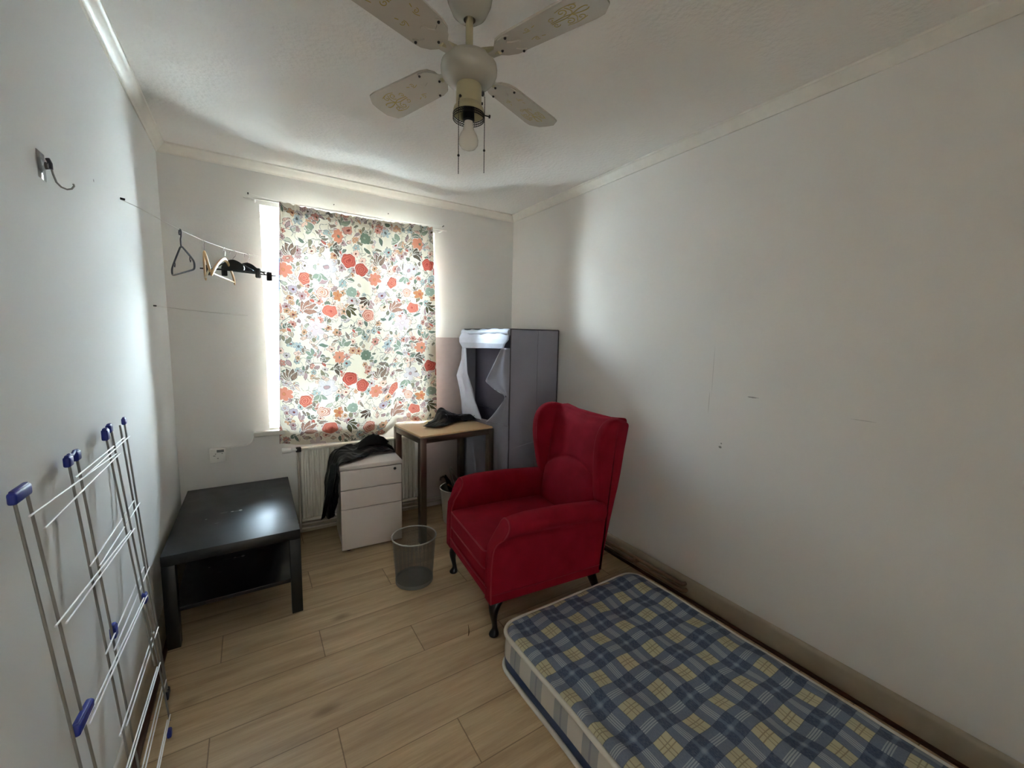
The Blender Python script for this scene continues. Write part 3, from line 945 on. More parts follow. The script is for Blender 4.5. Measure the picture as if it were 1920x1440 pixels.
# seat cushion
rbox('seat_cushion', m_red, -.262, .262, -.045, .575, .315, .430, .030, ch, crown=.018, n=16)
# piping around the top and lower edge of the cushion
for z_, in_ in ((.418, .008), (.328, .006)):
    P_ = [(-.262 + in_, .3), (-.262 + in_, -.02), (-.25, -.037), (-.22, -.043), (.22, -.043), (.25, -.037), (.262 - in_, -.02), (.262 - in_, .3)]
    tube('piping', m_pip, [(a, b, z_) for a, b in smooth_poly([(a, b, 0) for a, b in P_], 2, False) for a, b in ((a, b),)] if False else [(a, b, z_) for a, b, _ in smooth_poly([(a, b, 0) for a, b in P_], 2, False)], .0045, ch, n=6)
tube('piping', m_pip, [(-.285, -.038, .248), (-.1, -.043, .248), (.1, -.043, .248), (.285, -.038, .248)], .004, ch, n=6)
# arms: cross-section swept from the scrolled front to the back
def armsec(s, ztop, sc=1.0, dz=0):
    # (x, z) ring for the +x arm; s=+1/-1 mirrors
    P_ = [(.262, ZB), (.262, .34), (.264, .46), (.262, ztop - .075), (.264, ztop - .04), (.274, ztop - .015), (.293, ztop - .002), (.315, ztop), (.338, ztop - .005),
          (.358, ztop - .022), (.366, ztop - .048), (.360, ztop - .075), (.342, ztop - .094), (.330, ztop - .108), (.326, ztop - .14), (.325, .34), (.325, ZB)]
    cx, cz = .305, (ZB + ztop) / 2
    return [(s * (cx + (x - cx) * sc), cz + (z - cz) * (sc if sc == 1 else 1 - (1 - sc) * .25)) for x, z in P_]
def zt(y):
    for (a, b), (c_, d) in zip(((0, .592), (.05, .600), (.15, .608), (.35, .606), (.62, .588)), ((.05, .600), (.15, .608), (.35, .606), (.62, .588), (.8, .58))):
        if y <= c_: return b + (d - b) * (y - a) / (c_ - a)
    return .58
def fshift(z):
    t_ = max(0, min(1, (z - .42) / .17)); t_ = t_ * t_ * (3 - 2 * t_)
    return -.042 + .080 * t_
for s in (-1, 1):
    rings = []
    ys = [(-.0, .80), (-.0, .93), (.004, .985), (.012, 1.0)] + [(.012 + .6 * i / 14, 1.0) for i in range(1, 15)]
    for y_, sc in ys:
        k = max(0, 1 - y_ / .14)
        r = []
        for x, z in armsec(s, zt(y_), sc):
            r.append((x, y_ + fshift(z) * k, z))
        rings.append(r[::s])
    o = loft('arm', m_red, rings, ch, angle=75)
    # piping round the front of the arm
    P_ = [(x, .006 + fshift(z), z) for x, z in armsec(s, zt(.006), .985)]
    tube('arm_piping', m_pip, smooth_poly([(a, b - .001, c_) for a, b, c_ in P_], 1, False), .004, ch, n=6)
# wings: side outline (y, z) running down to the frame
wing = [(.60, ZB), (.60, .50), (.592, .575), (.578, .62), (.566, .70), (.556, .78), (.552, .86), (.560, .93), (.585, .985), (.625, 1.018), (.675, 1.030), (.73, 1.022), (.785, 1.000), (.805, .985),
        (.800, .955), (.765, .82), (.728, .68), (.695, .55), (.662, .40), (.640, .28), (.622, ZB)]
for s in (-1, 1):
    def flare(x, y, z, s=s):
        up_ = max(0, min(1, (z - .58) / .25))
        fr_ = max(0, min(1, (.74 - y) / .18))
        d_ = .024 * up_ * fr_
        # rounded upholstery: thicker in the middle of the wing
        return (x + s * (d_ - .030 * up_ * max(0, min(1, (y - .70) / .1)) - .010 * (1 - up_) * 0), y, z)
    P_ = smooth_poly([(a, b, 0) for a, b in wing], 1)
    a0, a1 = sorted((s * .268, s * .326))
    prism('wing', m_red, [(a, b) for a, b, _ in P_], a0, a1, ch, bev=.017, seg=4, fn=flare, angle=75)
    edge = [(.592, .60), (.578, .64), (.566, .72), (.556, .80), (.553, .87), (.562, .935), (.588, .987), (.628, 1.018), (.68, 1.028)]
    tube('wing_piping', m_pip, smooth_poly([flare(s * .276, a + .006, b - .004) for a, b in edge], 2, False), .004, ch, n=6)
# inside back: raked panel with a padded lumbar lobe below a curved seam
def backpt(u, v_, thick=False):
    x = -.268 + .536 * u
    zt_ = .982 - .012 * math.cos((u - .5) * PI) + .016 * abs(2 * u - 1)
    z = .36 + (zt_ - .36) * v_
    y = .600 + .105 * ((z - .36) / .64) 
    arc = .732 - .085 * (abs(x) / .25) ** 2.2
    t_ = (arc - z) / .03
    s_ = max(0, min(1, t_)); s_ = s_ * s_ * (3 - 2 * s_)
    lob = max(0, 1 - (abs(x) / .272) ** 14)
    bulge = (.014 + .022 * math.sin(PI * max(0, min(1, (z - .38) / (max(arc, .4) - .36))))) * s_ * lob
    groove = -.006 * math.exp(-((z - arc) / .008) ** 2)
    top = max(0, (v_ - .93) / .07)
    side = max(0, (abs(2 * u - 1) - .8) / .2)
    y -= bulge + groove + .020 * math.sin(PI * v_) * lob
    y += .02 * top ** 2 - .012 * side * side
    return (x, y, z)
rings = []
nu, nvv = 48, 90
for i in range(nvv + 1):
    r = [backpt(j / nu, i / nvv) for j in range(nu + 1)]
    zc = r[0][2]
    zb_ = lambda z: .622 + (.800 - .622) * (z - ZB) / (.985 - ZB)
    rb_ = [(x, zb_(min(z, .99)) + .004, z) for x, y, z in r[::-1]]
    rings.append(r + rb_)
# rounded top
last = rings[-1]
cen_y = sum(p_[1] for p_ in last) / len(last)
for k_, dz_ in ((.93, .010), (.75, .017), (.4, .021)):
    rings.append([(x, cen_y + (y - cen_y) * k_, z + dz_) for x, y, z in last])
loft('backrest', m_red, rings, ch, angle=80)
box('back_panel', m_red, (-.30, .30, .600, .622, ZB, .37), ch, bev=.008)
tube('bottom_seam', m_pip, [(.327, -.03, .232), (.3275, .3, .228), (.3275, .61, .232)], .0018, ch, n=5)
# legs
def leg(name, pts, parent, n=16):
    rings = []
    for (x, y, z, rx, ry) in pts:
        rings.append([(x + rx * math.cos(t) * (1 if True else 0), y + ry * math.sin(t), z) for t in [2 * PI * j / n for j in range(n)]])
    return loft(name, m_leg, rings, parent, angle=60, sub=1)
for s in (-1, 1):
    leg('leg', [(s * .265, .035, .215, .046, .050), (s * .27, .025, .19, .045, .048), (s * .288, .004, .165, .034, .034), (s * .300, -.010, .135, .024, .024), (s * .301, -.010, .10, .0165, .0165),
                (s * .297, -.002, .06, .0125, .0125), (s * .295, .001, .035, .013, .013), (s * .297, -.003, .024, .020, .021), (s * .298, -.006, .012, .025, .027), (s * .298, -.005, .004, .022, .024), (s * .298, -.005, 0, .017, .018)], ch)
    leg('leg', [(s * .275, .575, .22, .032, .032), (s * .272, .585, .19, .031, .031), (s * .266, .605, .14, .028, .028), (s * .254, .645, .06, .022, .023), (s * .245, .675, .012, .022, .023), (s * .243, .682, 0, .021, .022)], ch)

# ------------------------------------------------------------------ mattress on the floor
pm = N('plaid_ticking')
Xp = pm.xyz()
def band(ax, c0):
    # triangle coordinate: 0 at the centre of a yellow square, .5 at the centre of a navy square
    t_ = pm.math('ADD', pm.math('DIVIDE', pm.math('SUBTRACT', Xp[ax], c0), .1492), pm.math('MULTIPLY', pm.math('SUBTRACT', pm.noise(4, 1), .5), .12))
    fr_ = pm.math('ABSOLUTE', pm.math('SUBTRACT', pm.math('FRACT', pm.math('ADD', t_, .5)), .5))
    return fr_
bu, bv = band('X', .91), band('Y', 1.294)
def line(d, c0, w): return pm.math('SUBTRACT', 1.0, pm.ramp(pm.math('ABSOLUTE', pm.math('SUBTRACT', d, c0)), w * .6, w))
yu, yv = pm.math('SUBTRACT', 1.0, pm.ramp(bu, .215, .225)), pm.math('SUBTRACT', 1.0, pm.ramp(bv, .215, .225))
NAV, BLU, YEL, GRB, WHT, BRN = lin('3c4a64'), lin('627084'), lin('bab391'), lin('838a92'), lin('b9bfc4'), lin('6e5a44')
wv = pm.n('ShaderNodeTexNoise'); pm.l(pm.map((500, 120, 100)), wv.inputs['Vector']); wv.inputs['Scale'].default_value = 1
both = pm.math('MULTIPLY', yu, yv)
one = pm.math('ABSOLUTE', pm.math('SUBTRACT', yu, yv))
col = pm.mix(one, NAV, lin('687285'))
col = pm.mix(both, col, YEL)
# pale double lines in the mixed cells and a pale star in the navy centres
wl_u = pm.math('MULTIPLY', pm.math('MAXIMUM', line(bu, .475, .018), line(bu, .43, .014)), yv)
wl_v = pm.math('MULTIPLY', pm.math('MAXIMUM', line(bv, .475, .018), line(bv, .43, .014)), yu)
col = pm.mix(pm.math('MULTIPLY', pm.math('MAXIMUM', wl_u, wl_v), .6), col, WHT)
cen = pm.math('MULTIPLY', pm.math('SUBTRACT', 1.0, pm.ramp(pm.math('SUBTRACT', .5, bu), .02, .09)), pm.math('SUBTRACT', 1.0, pm.ramp(pm.math('SUBTRACT', .5, bv), .02, .09)))
col = pm.mix(pm.math('MULTIPLY', cen, .7), col, lin('9aa6b4'))
lu = pm.math('MAXIMUM', line(bu, .5, .05), line(bv, .5, .05))
col = pm.mix(pm.math('MULTIPLY', pm.math('MULTIPLY', lu, pm.math('SUBTRACT', 1.0, pm.math('MAXIMUM', yu, yv))), .25), col, lin('8c9ab0'))
# brown double window-pane lines through the yellow
bl_ = pm.math('MAXIMUM', pm.math('MULTIPLY', line(bu, .045, .014), yv), pm.math('MULTIPLY', line(bv, .045, .014), yu))
col = pm.mix(pm.math('MULTIPLY', bl_, .6), col, BRN)
el = pm.math('MAXIMUM', line(bu, .222, .010), line(bv, .222, .010))
col = pm.mix(pm.math('MULTIPLY', el, .5), col, lin('343f58'))
col = pm.mix(pm.math('MULTIPLY', pm.ramp(wv.outputs['Fac'], .4, .7), .22), col, lin('9aa0a6'))
pm.base(col); pm.set(Roughness=.6)
pm.b.inputs['Specular IOR Level'].default_value = .25
pm.bump(pm.noise(700, 2), .2, .001)
ps = N('plaid_side_ticking')
Xs = ps.xyz()
t1 = ps.math('FRACT', ps.math('DIVIDE', Xs['Y'], .1492)); t2 = ps.math('FRACT', ps.math('DIVIDE', Xs['X'], .1492))
geo = ps.n('ShaderNodeNewGeometry'); sn = ps.n('ShaderNodeSeparateXYZ'); ps.l(geo.outputs['Normal'], sn.inputs[0])
isx = ps.math('GREATER_THAN', ps.math('ABSOLUTE', sn.outputs['X']), .7)
t_ = ps.math('ADD', ps.math('MULTIPLY', isx, t1), ps.math('MULTIPLY', ps.math('SUBTRACT', 1.0, isx), t2))
blk = ps.math('GREATER_THAN', t_, .5)
c = ps.mix(blk, lin('c4c1ba'), lin('9c9fa3'))
c = ps.mix(ps.math('MULTIPLY', ps.math('SUBTRACT', 1.0, ps.ramp(ps.math('ABSOLUTE', ps.math('SUBTRACT', t_, .75)), .02, .04)), .4), c, lin('5c6880'))
zz = Xs['Z']
c = ps.mix(ps.math('SUBTRACT', 1.0, ps.ramp(zz, .064, .067)), c, lin('33456a'))
c = ps.mix(ps.math('GREATER_THAN', zz, .158), c, lin('2c3a56'))
ps.base(c); ps.set(Roughness=.65); ps.bump(ps.noise(300, 2), .15, .001)
m_wpip = simple('white_piping_tape', 'd3d0c6', .6, bump=.4, bs=120)
mt = thing('mattress', 'single mattress in blue and yellow plaid lying on the floor', 'mattress', (1.32, .50, 0))
MX0, MX1, MY0, MY1 = .882, 1.752, -.455, 1.447
def outline(ins, n=220, R=.085):
    x0, x1, y0, y1 = MX0 + ins, MX1 - ins, MY0 + ins, MY1 - ins
    R = max(.02, R - ins)
    segs = []
    for cx, cyy, a0 in ((x1 - R, y1 - R, 0), (x0 + R, y1 - R, PI / 2), (x0 + R, y0 + R, PI), (x1 - R, y0 + R, 1.5 * PI)):
        segs += [(cx + R * math.cos(a0 + PI / 2 * i / 12), cyy + R * math.sin(a0 + PI / 2 * i / 12)) for i in range(13)]
    # resample evenly
    L = [0]
    for a, b in zip(segs, segs[1:] + segs[:1]): L.append(L[-1] + math.dist(a, b))
    out = []
    k = 0
    for i in range(n):
        d = L[-1] * i / n
        while L[k + 1] < d: k += 1
        a, b = segs[k % len(segs)], segs[(k + 1) % len(segs)]
        f_ = (d - L[k]) / max(1e-9, L[k + 1] - L[k])
        out.append((a[0] + (b[0] - a[0]) * f_, a[1] + (b[1] - a[1]) * f_))
    return out
def wob(x, y): return .006 * noise.noise(Vector((x * 4, y * 4, 3))) 
o0 = outline(0, 320)
# side wall
rings = []
for z, ins in ((.012, .004), (.03, .0), (.06, -.004), (.10, -.004), (.14, -.001), (.162, .004)):
    rings.append([(x + wob(x, y + z), y, z) for x, y in outline(ins, 320)])
under(loft('side_panel', ps.m, rings, cap=False, angle=60), mt)
ptop = [(x + wob(x, y) * .5, y, .1665 + wob(y, x) * .6) for x, y in outline(.000, 320)]
under(tube('piping', m_wpip, ptop, .0095, n=8, closed=True), mt)
pbot = [(x + wob(x, y), y, .0105) for x, y in outline(-.004, 320)]
under(tube('piping', m_wpip, pbot, .0095, n=8, closed=True), mt)
# quilted top
GX, GY_ = 110, 220
bm = bmesh.new()
rings = []
R = .085
for i in range(GY_ + 1):
    row_ = []
    for j in range(GX + 1):
        x = MX0 + .004 + (MX1 - MX0 - .008) * j / GX; y = MY0 + .004 + (MY1 - MY0 - .008) * i / GY_
        # pull corners onto the rounded outline
        ex = max(0, abs(x - (MX0 + MX1) / 2) - ((MX1 - MX0) / 2 - .004 - R)); ey = max(0, abs(y - (MY0 + MY1) / 2) - ((MY1 - MY0) / 2 - .004 - R))
        if ex > 0 and ey > 0:
            m_ = max(ex, ey); h_ = math.hypot(ex, ey)
            k = m_ / h_
            sx_ = 1 if x > (MX0 + MX1) / 2 else -1; sy_ = 1 if y > (MY0 + MY1) / 2 else -1
            x += sx_ * ex * (k - 1); y += sy_ * ey * (k - 1)
            ex *= k; ey *= k
        de = min(R, R - (math.hypot(ex, ey) if (ex > 0 and ey > 0) else max(ex, ey)))
        e = min(1, max(0, de / .035))
        q1 = math.sin((x + .35 * y) * 2 * PI / .19 + 1.2 * noise.noise(Vector((x * 3, y * 3, 0))))
        q2 = math.sin((y - .25 * x) * 2 * PI / .23 + 1.4 * noise.noise(Vector((x * 3, y * 3, 5))))
        z = .168 + .014 * math.sqrt(e * (2 - e)) + e * (.0050 * q1 + .0045 * q2 + .006 * noise.noise(Vector((x * 6, y * 6, 9))))
        z -= .010 * e * math.exp(-((x - MX0 - .075) / .03) ** 2) * (.6 + .4 * math.sin(y * 9))
        row_.append((x, y, z))
    rings.append(row_)
under(loft('quilted_top', pm.m, rings, closed=False, cap=False, angle=80), mt)
under(box('base_cloth', m_wpip, (MX0 + .04, MX1 - .04, MY0 + .04, MY1 - .04, .0005, .012), bev=.002), mt)

# ------------------------------------------------------------------ ceiling fan with bulb
m_cream = simple('cream_enamel', 'a39e93', .25, var=.03)
m_creamd = simple('aged_cream_enamel', 'a89f80', .4, var=.05)
m_blade = simple('fan_blade_white', 'b8b1a6', .25, var=.03)
m_gold = simple('gold_scroll_print', '9c8a3e', .4, .35)
m_bulb = simple('opal_bulb_glass', 'd6cfc4', .25, var=.01)
m_blk = simple('black_plastic', '0c0c0d', .45)
FZ = 2.255
fan = thing('ceiling_fan', 'white ceiling fan with gold scroll blades and one bare bulb', 'ceiling fan', (.603, 1.222, FZ), 0)
lathe('ceiling_canopy', m_cream, [(.068, .262), (.070, .250), (.072, .225), (.066, .19), (.052, .160), (.034, .145), (.018, .141)], fan, n=40)
lathe('downrod', m_creamd, [(.0115, .150), (.0115, .040), (.018, .036), (.020, .028)], fan, n=20)
lathe('motor_housing', m_cream, [(.0001, .030), (.045, .032), (.066, .030), (.075, .026), (.078, .018), (.084, .014), (.086, .004), (.0855, -.008), (.081, -.018), (.070, -.030), (.054, -.039), (.040, -.043), (.0001, -.045)], fan, n=56)
lathe('switch_housing', m_creamd, [(.0375, -.042), (.039, -.048), (.039, -.100), (.038, -.102)], fan, n=40)
cage = lathe('lamp_collar', m_creamd, [(.039, -.098), (.0455, -.108), (.0475, -.114), (.048, -.124)], fan, n=40)
for k in range(3):
    tube('collar_ring', m_dark, [(.0478 * math.cos(t), .0478 * math.sin(t), -.126 - .0065 * k) for t in [2 * PI * j / 48 for j in range(48)]], .0013, fan, n=6, closed=True)
bm = bmesh.new()
for j in range(40):
    a0, a1 = 2 * PI * j / 40, 2 * PI * (j + 1) / 40
    for z in (-.126, -.1325):
        bm_tube(bm, [(.0478 * math.cos(a0), .0478 * math.sin(a0), z), (.0478 * math.cos(a1), .0478 * math.sin(a1), z - .0065)], .0008, 4)
finish(bm, 'collar_lattice', m_dark, fan)
lathe('socket', m_blk, [(.0001, -.10), (.017, -.10), (.018, -.142), (.0145, -.146), (.0001, -.146)], fan, n=20)
tag(lathe('light_bulb', m_bulb, [(.013, -.143), (.0145, -.158), (.018, -.172), (.0265, -.186), (.0305, -.199), (.0295, -.212), (.0225, -.2225), (.011, -.228), (.0001, -.229)], fan, n=36), 'white unlit pear-shaped bulb', None)
for a, r_ in ((205, .004), (335, .004)):
    o = lathe('screw', m_dark, [(.0001, .0), (.004, .0), (.004, .004), (.0001, .005)], fan, n=10)
    o.location = (.039 * math.cos(rad(a)), .039 * math.sin(rad(a)), -.09); o.rotation_euler = (0, PI / 2, rad(a))
knb = lathe('thumb_screw', m_dark, [(.0001, 0), (.0018, 0), (.0018, .016), (.005, .017), (.005, .021), (.0001, .021)], fan, n=10)
knb.location = (.047, -.01, -.118); knb.rotation_euler = (0, PI / 2, rad(-12))
def chain(name, x, y, z0, z1, bead):
    bm = bmesh.new()
    bm_tube(bm, [(x * .84, y * .84, z0 + .004), (x * .95, y * .95, z0 + .002), (x, y, z0 - .02), (x, y, z1)], .0009, 5)
    z = z0 - .015
    while z > z1:
        t = bmesh.new(); bmesh.ops.create_icosphere(t, subdivisions=1, radius=.00165); merge(bm, t, Matrix.Translation((x, y, z))); z -= .0048
    for zz_ in (bead,):
        t = bmesh.new(); bmesh.ops.create_icosphere(t, subdivisions=2, radius=.0038); merge(bm, t, Matrix.Translation((x, y, zz_)))
    return finish(bm, name, m_dark, fan)
chain('pull_chain', -.047, -.028, -.10, -.318, -.265)
chain('pull_chain', .049, -.012, -.052, -.290, -.222)
sw = lathe('chain_outlet', m_blk, [(.0001, 0), (.0065, 0), (.0065, .008), (.0001, .008)], fan, n=12)
sw.location = (.037, -.010, -.058); sw.rotation_euler = (0, PI / 2, rad(-14))
def spiral(cx, cyy, r, turns, a0, sgn=1, n=26):
    return [(cx + r * (1 - i / n * .85) * math.cos(a0 + sgn * turns * 2 * PI * i / n), cyy + r * (1 - i / n * .85) * math.sin(a0 + sgn * turns * 2 * PI * i / n)) for i in range(n + 1)]
scr = []
for s in (-1, 1):
    scr += [(spiral(.335, s * .024, .014, 1.2, -s * 1.6, s), .0016), (spiral(.366, s * .026, .012, 1.1, s * 2.0, -s), .0016),
            (spiral(.300, s * .014, .010, 1.1, s * .4, s), .0013), ([(.352, 0), (.372, s * .008), (.392, s * .010), (.398, s * .004)], .0020),
            ([(.352, 0), (.335, s * .006), (.312, s * .004), (.292, s * .003)], .0017), ([(.352, 0), (.360, s * .014), (.350, s * .036)], .0016),
            ([(.322, s * .036), (.340, s * .041), (.362, s * .040), (.380, s * .034)], .0013),
            (spiral(.232, s * .026, .008, 1.1, s * 1.0, s), .0011), ([(.215, s * .022), (.226, s * .017), (.236, s * .018)], .0011), ([(.246, s * .026), (.256, s * .030)], .0014)]
BZ = .030
def blade_parts():
    root = None
    # blade outline in (x, y), x outward
    out = [(.118, .0), (.122, .030), (.138, .048), (.165, .056), (.39, .066), (.415, .063), (.440, .034), (.443, .0)]
    full = out + [(x, -y) for x, y in out[::-1][1:-1]]
    bm = bmesh.new()
    A = [bm.verts.new((x, y, -.003)) for x, y in full]; B = [bm.verts.new((x, y, .003)) for x, y in full]
    bm.faces.new(A[::-1]); bm.faces.new(B)
    n = len(full)
    for j in range(n): bm.faces.new((A[j], A[(j + 1) % n], B[(j + 1) % n], B[j]))
    nb = len(bm.faces)
    for pts, r in scr:
        P_ = smooth_poly([(x, y, -.0034) for x, y in pts], 1, False)
        t = bmesh.new(); bm_tube(t, P_, r, 6)
        for v_ in t.verts: v_.co.z = -.0032 + (v_.co.z + .0034) * .25
        merge(bm, t)
    bl_o = finish(bm, 'fan_blade', m_blade, fan, smooth=False)
    bl_o.data.materials.append(m_gold)
    for i_, pl_ in enumerate(bl_o.data.polygons): pl_.material_index = 1 if i_ >= nb else 0
    # bracket below the root of the blade
    bm = bmesh.new()
    bo = [(.085, .014), (.11, .018), (.125, .036), (.150, .050), (.176, .053), (.183, .046), (.168, .036), (.160, .022), (.172, .012), (.190, .006), (.194, 0)]
    full = bo + [(x, -y) for x, y in bo[::-1][1:]]
    A = [bm.verts.new((x, y, -.0065)) for x, y in full]; B = [bm.verts.new((x, y, -.0032)) for x, y in full]
    bm.faces.new(A[::-1]); bm.faces.new(B); n = len(full)
    for j in range(n): bm.faces.new((A[j], A[(j + 1) % n], B[(j + 1) % n], B[j]))
    br = finish(bm, 'blade_bracket', m_blade, bl_o, smooth=False)
    for (x, y) in ((.172, .046), (.172, -.046), (.128, .0)):
        t = bmesh.new(); bmesh.ops.create_uvsphere(t, u_segments=10, v_segments=6, radius=.0042)
        finish(t, 'screw', m_dark, bl_o).location = (x, y, -.0072)
    bm = bmesh.new(); bm_tube(bm, [(.055, 0, .016), (.085, 0, .008), (.12, 0, -.003)], .010, 8)
    finish(bm, 'blade_arm', m_creamd, bl_o)
    return bl_o
first = blade_parts()
BA = [20.5, 111, 201.5, 291]
for k, a in enumerate(BA):
    if k == 0:
        o = first
    else:
        o = first.copy(); C.objects.link(o); o.parent = fan
        for c_ in first.children:
            d = c_.copy(); C.objects.link(d); d.parent = o
    o.rotation_mode = 'ZYX'
    o.matrix_basis = Matrix.Translation((0, 0, BZ - .012)) @ Matrix.Rotation(rad(a), 4, 'Z') @ Matrix.Rotation(rad(10), 4, 'X')

# ------------------------------------------------------------------ folded drying rack leaning on the left wall
m_rackg = simple('grey_coated_tube', '8c8a86', .35, .3)
m_rackw = simple('white_coated_wire', 'f0f0f0', .3)
m_blue = simple('blue_plastic', '17298c', .4)
m_bluek = simple('dark_foot_cap', '23263a', .5)
rk = thing('drying_rack', 'folded white and grey clothes drying rack with blue clips leaning on the left wall', 'drying rack', (-.33, 1.45, 0))
def on1(y, z, off=0.0): return (-.300 - .072 * z + off, y, z)
def on2(y, z, off=0.0): return (-.330 - .046 * z + off, y, z)
def rail(fn, y0, z0, y1, z1, m=m_rackg, off=0):
    return under(tube('rail', m, [fn(y0, z0, off), fn(y1, z1, off)], .0029, n=10), rk)
# front pair of panels: uprights at y 1.13 and 1.74 (each upright doubled)
for (ya, yb, fn, zt1) in ((1.114, 1.140, on1, .004), (1.165, 1.205, on1, .004), (1.700, 1.742, on1, .30), (1.745, 1.775, on1, .05)):
    rail(fn, ya, 1.130, yb, zt1, off=.004 if ya in (1.124, 1.745) else 0)
for (ya, yb, fn, zb_) in ((1.392, 1.47, on2, .0), (1.448, 1.53, on2, .0), (1.869, 1.95, on2, .03), (1.926, 1.965, on2, .03)):
    rail(fn, ya, 1.125, yb, zb_)
def rod(fn, y0, z0, y1, z1, off=.002):
    return under(tube('drying_rod', m_rackw, [fn(y0, z0, off), fn(y1, z1, off)], .0021, n=8), rk)
for z0, z1, z2, z3 in ((1.088, 1.058, 1.045, 1.052), (.852, .800, .832, .792), (.600, .560, .585, .550), (.330, .300, .315, .290), (.100, .09, .085, .08)):
    rod(on1, 1.134, z0, 1.73, z1, .008); rod(on1, 1.175, z2, 1.765, z3, .010)
for z0, z1, z2, z3 in ((1.084, 1.080, 1.070, 1.072), (.850, .852, .822, .822), (.600, .602, .570, .570), (.355, .345, .335, .325), (.12, .12, .10, .10)):
    rod(on2, 1.40, z0, 1.875, z1, .005); rod(on2, 1.455, z2, 1.935, z3, .007)
def clip(fn, y0, y1, z, m=m_blue, h=.034, t_=.022, off=0, tilt=0):
    bm = bmesh.new()
    w = (y1 - y0)
    bm_box(bm, -t_ / 2, t_ / 2, -w / 2, w / 2, -h / 2, h / 2, .005, 3)
    bm_box(bm, -t_ * .35, t_ * .35, -w / 2 + .004, w / 2 - .004, h * .3, h * .62, .003, 2)
    o = under(finish(bm, 'clip', m), rk)
    p_ = fn((y0 + y1) / 2, z, off)
    o.matrix_basis = Matrix.Translation(p_) @ Matrix.Rotation(tilt, 4, 'X')
    return o
clip(on1, 1.104, 1.174, 1.133, h=.024, t_=.014)
clip(on1, 1.686, 1.714, 1.128, h=.034, t_=.016); clip(on1, 1.732, 1.760, 1.138, h=.026, t_=.014)
clip(on2, 1.378, 1.406, 1.128, h=.026, t_=.014); clip(on2, 1.434, 1.462, 1.128, h=.026, t_=.014)
under(tube('clip_link', m_blue, [on2(1.40, 1.142), on2(1.42, 1.136), on2(1.44, 1.142)], .004), rk)
clip(on2, 1.914, 1.938, 1.128, h=.024, t_=.012)
clip(on1, 1.130, 1.226, .604, h=.026, t_=.016, off=.002, tilt=rad(-8))
clip(on2, 1.488, 1.518, .600, h=.036, t_=.014)
clip(on1, 1.746, 1.776, .543, h=.032, t_=.016, off=.002)
clip(on1, 1.748, 1.774, .013, h=.026, t_=.014)
clip(on2, 1.935, 1.965, .022, m=m_bluek, h=.026, t_=.012); clip(on2, 1.955, 1.985, .022, m=m_bluek, h=.026, t_=.012)

# ------------------------------------------------------------------ wires across the corner, with hangers
m_wire = simple('white_coated_line', 'c9c8c4', .4)
WA = Vector((XL + .001, 2.28, 1.962)); WB = Vector((.102, 3.38, 1.964))
keys = [(0, 1.962), (.07, 1.957), (.167, 1.941), (.267, 1.927), (.407, 1.915), (.57, 1.915), (.626, 1.918), (.743, 1.927), (.80, 1.934), (.97, 1.957), (1, 1.962)]
# straight in plan but for the end, which passes the wall edge into the window reveal
A2 = Vector((-.405, 2.28, 0)); B2 = Vector((.1, 3.26, 0))
def wp(t_):
    for (a, z0), (b, z1) in zip(keys, keys[1:]):
        if t_ <= b:
            z = z0 + (z1 - z0) * (t_ - a) / (b - a); break
    p_ = Vector((-.404, 2.285, 0)).lerp(Vector((.155, 3.38, 0)), t_)
    return Vector((p_.x, p_.y, z))
w1 = thing('clothes_line', 'upper thin line strung from the left wall to the window, hangers on it', 'line', WA)
under(tube('cord', m_wire, [wp(i / 40) for i in range(41)] + [Vector((.150, 3.405, 1.965))], .0018, n=6), w1)
under(tube('screw_eye', m_dark, [(XL, 2.27, 1.963), (XL + .012, 2.278, 1.963)], .0045), w1)
w2_ = thing('clothes_line', 'lower empty line strung from the left wall to the window', 'line', (XL, 2.8, 1.57))
under(tube('cord', m_wire, [(XL + .002, 2.80, 1.572), (-.28, 2.93, 1.563), (-.12, 3.10, 1.556), (.03, 3.25, 1.555), (.12, 3.35, 1.558), (.150, 3.405, 1.560)], .0018, n=6), w2_)
under(tube('screw_eye', m_dark, [(XL, 2.79, 1.572), (XL + .010, 2.80, 1.572)], .004), w2_)

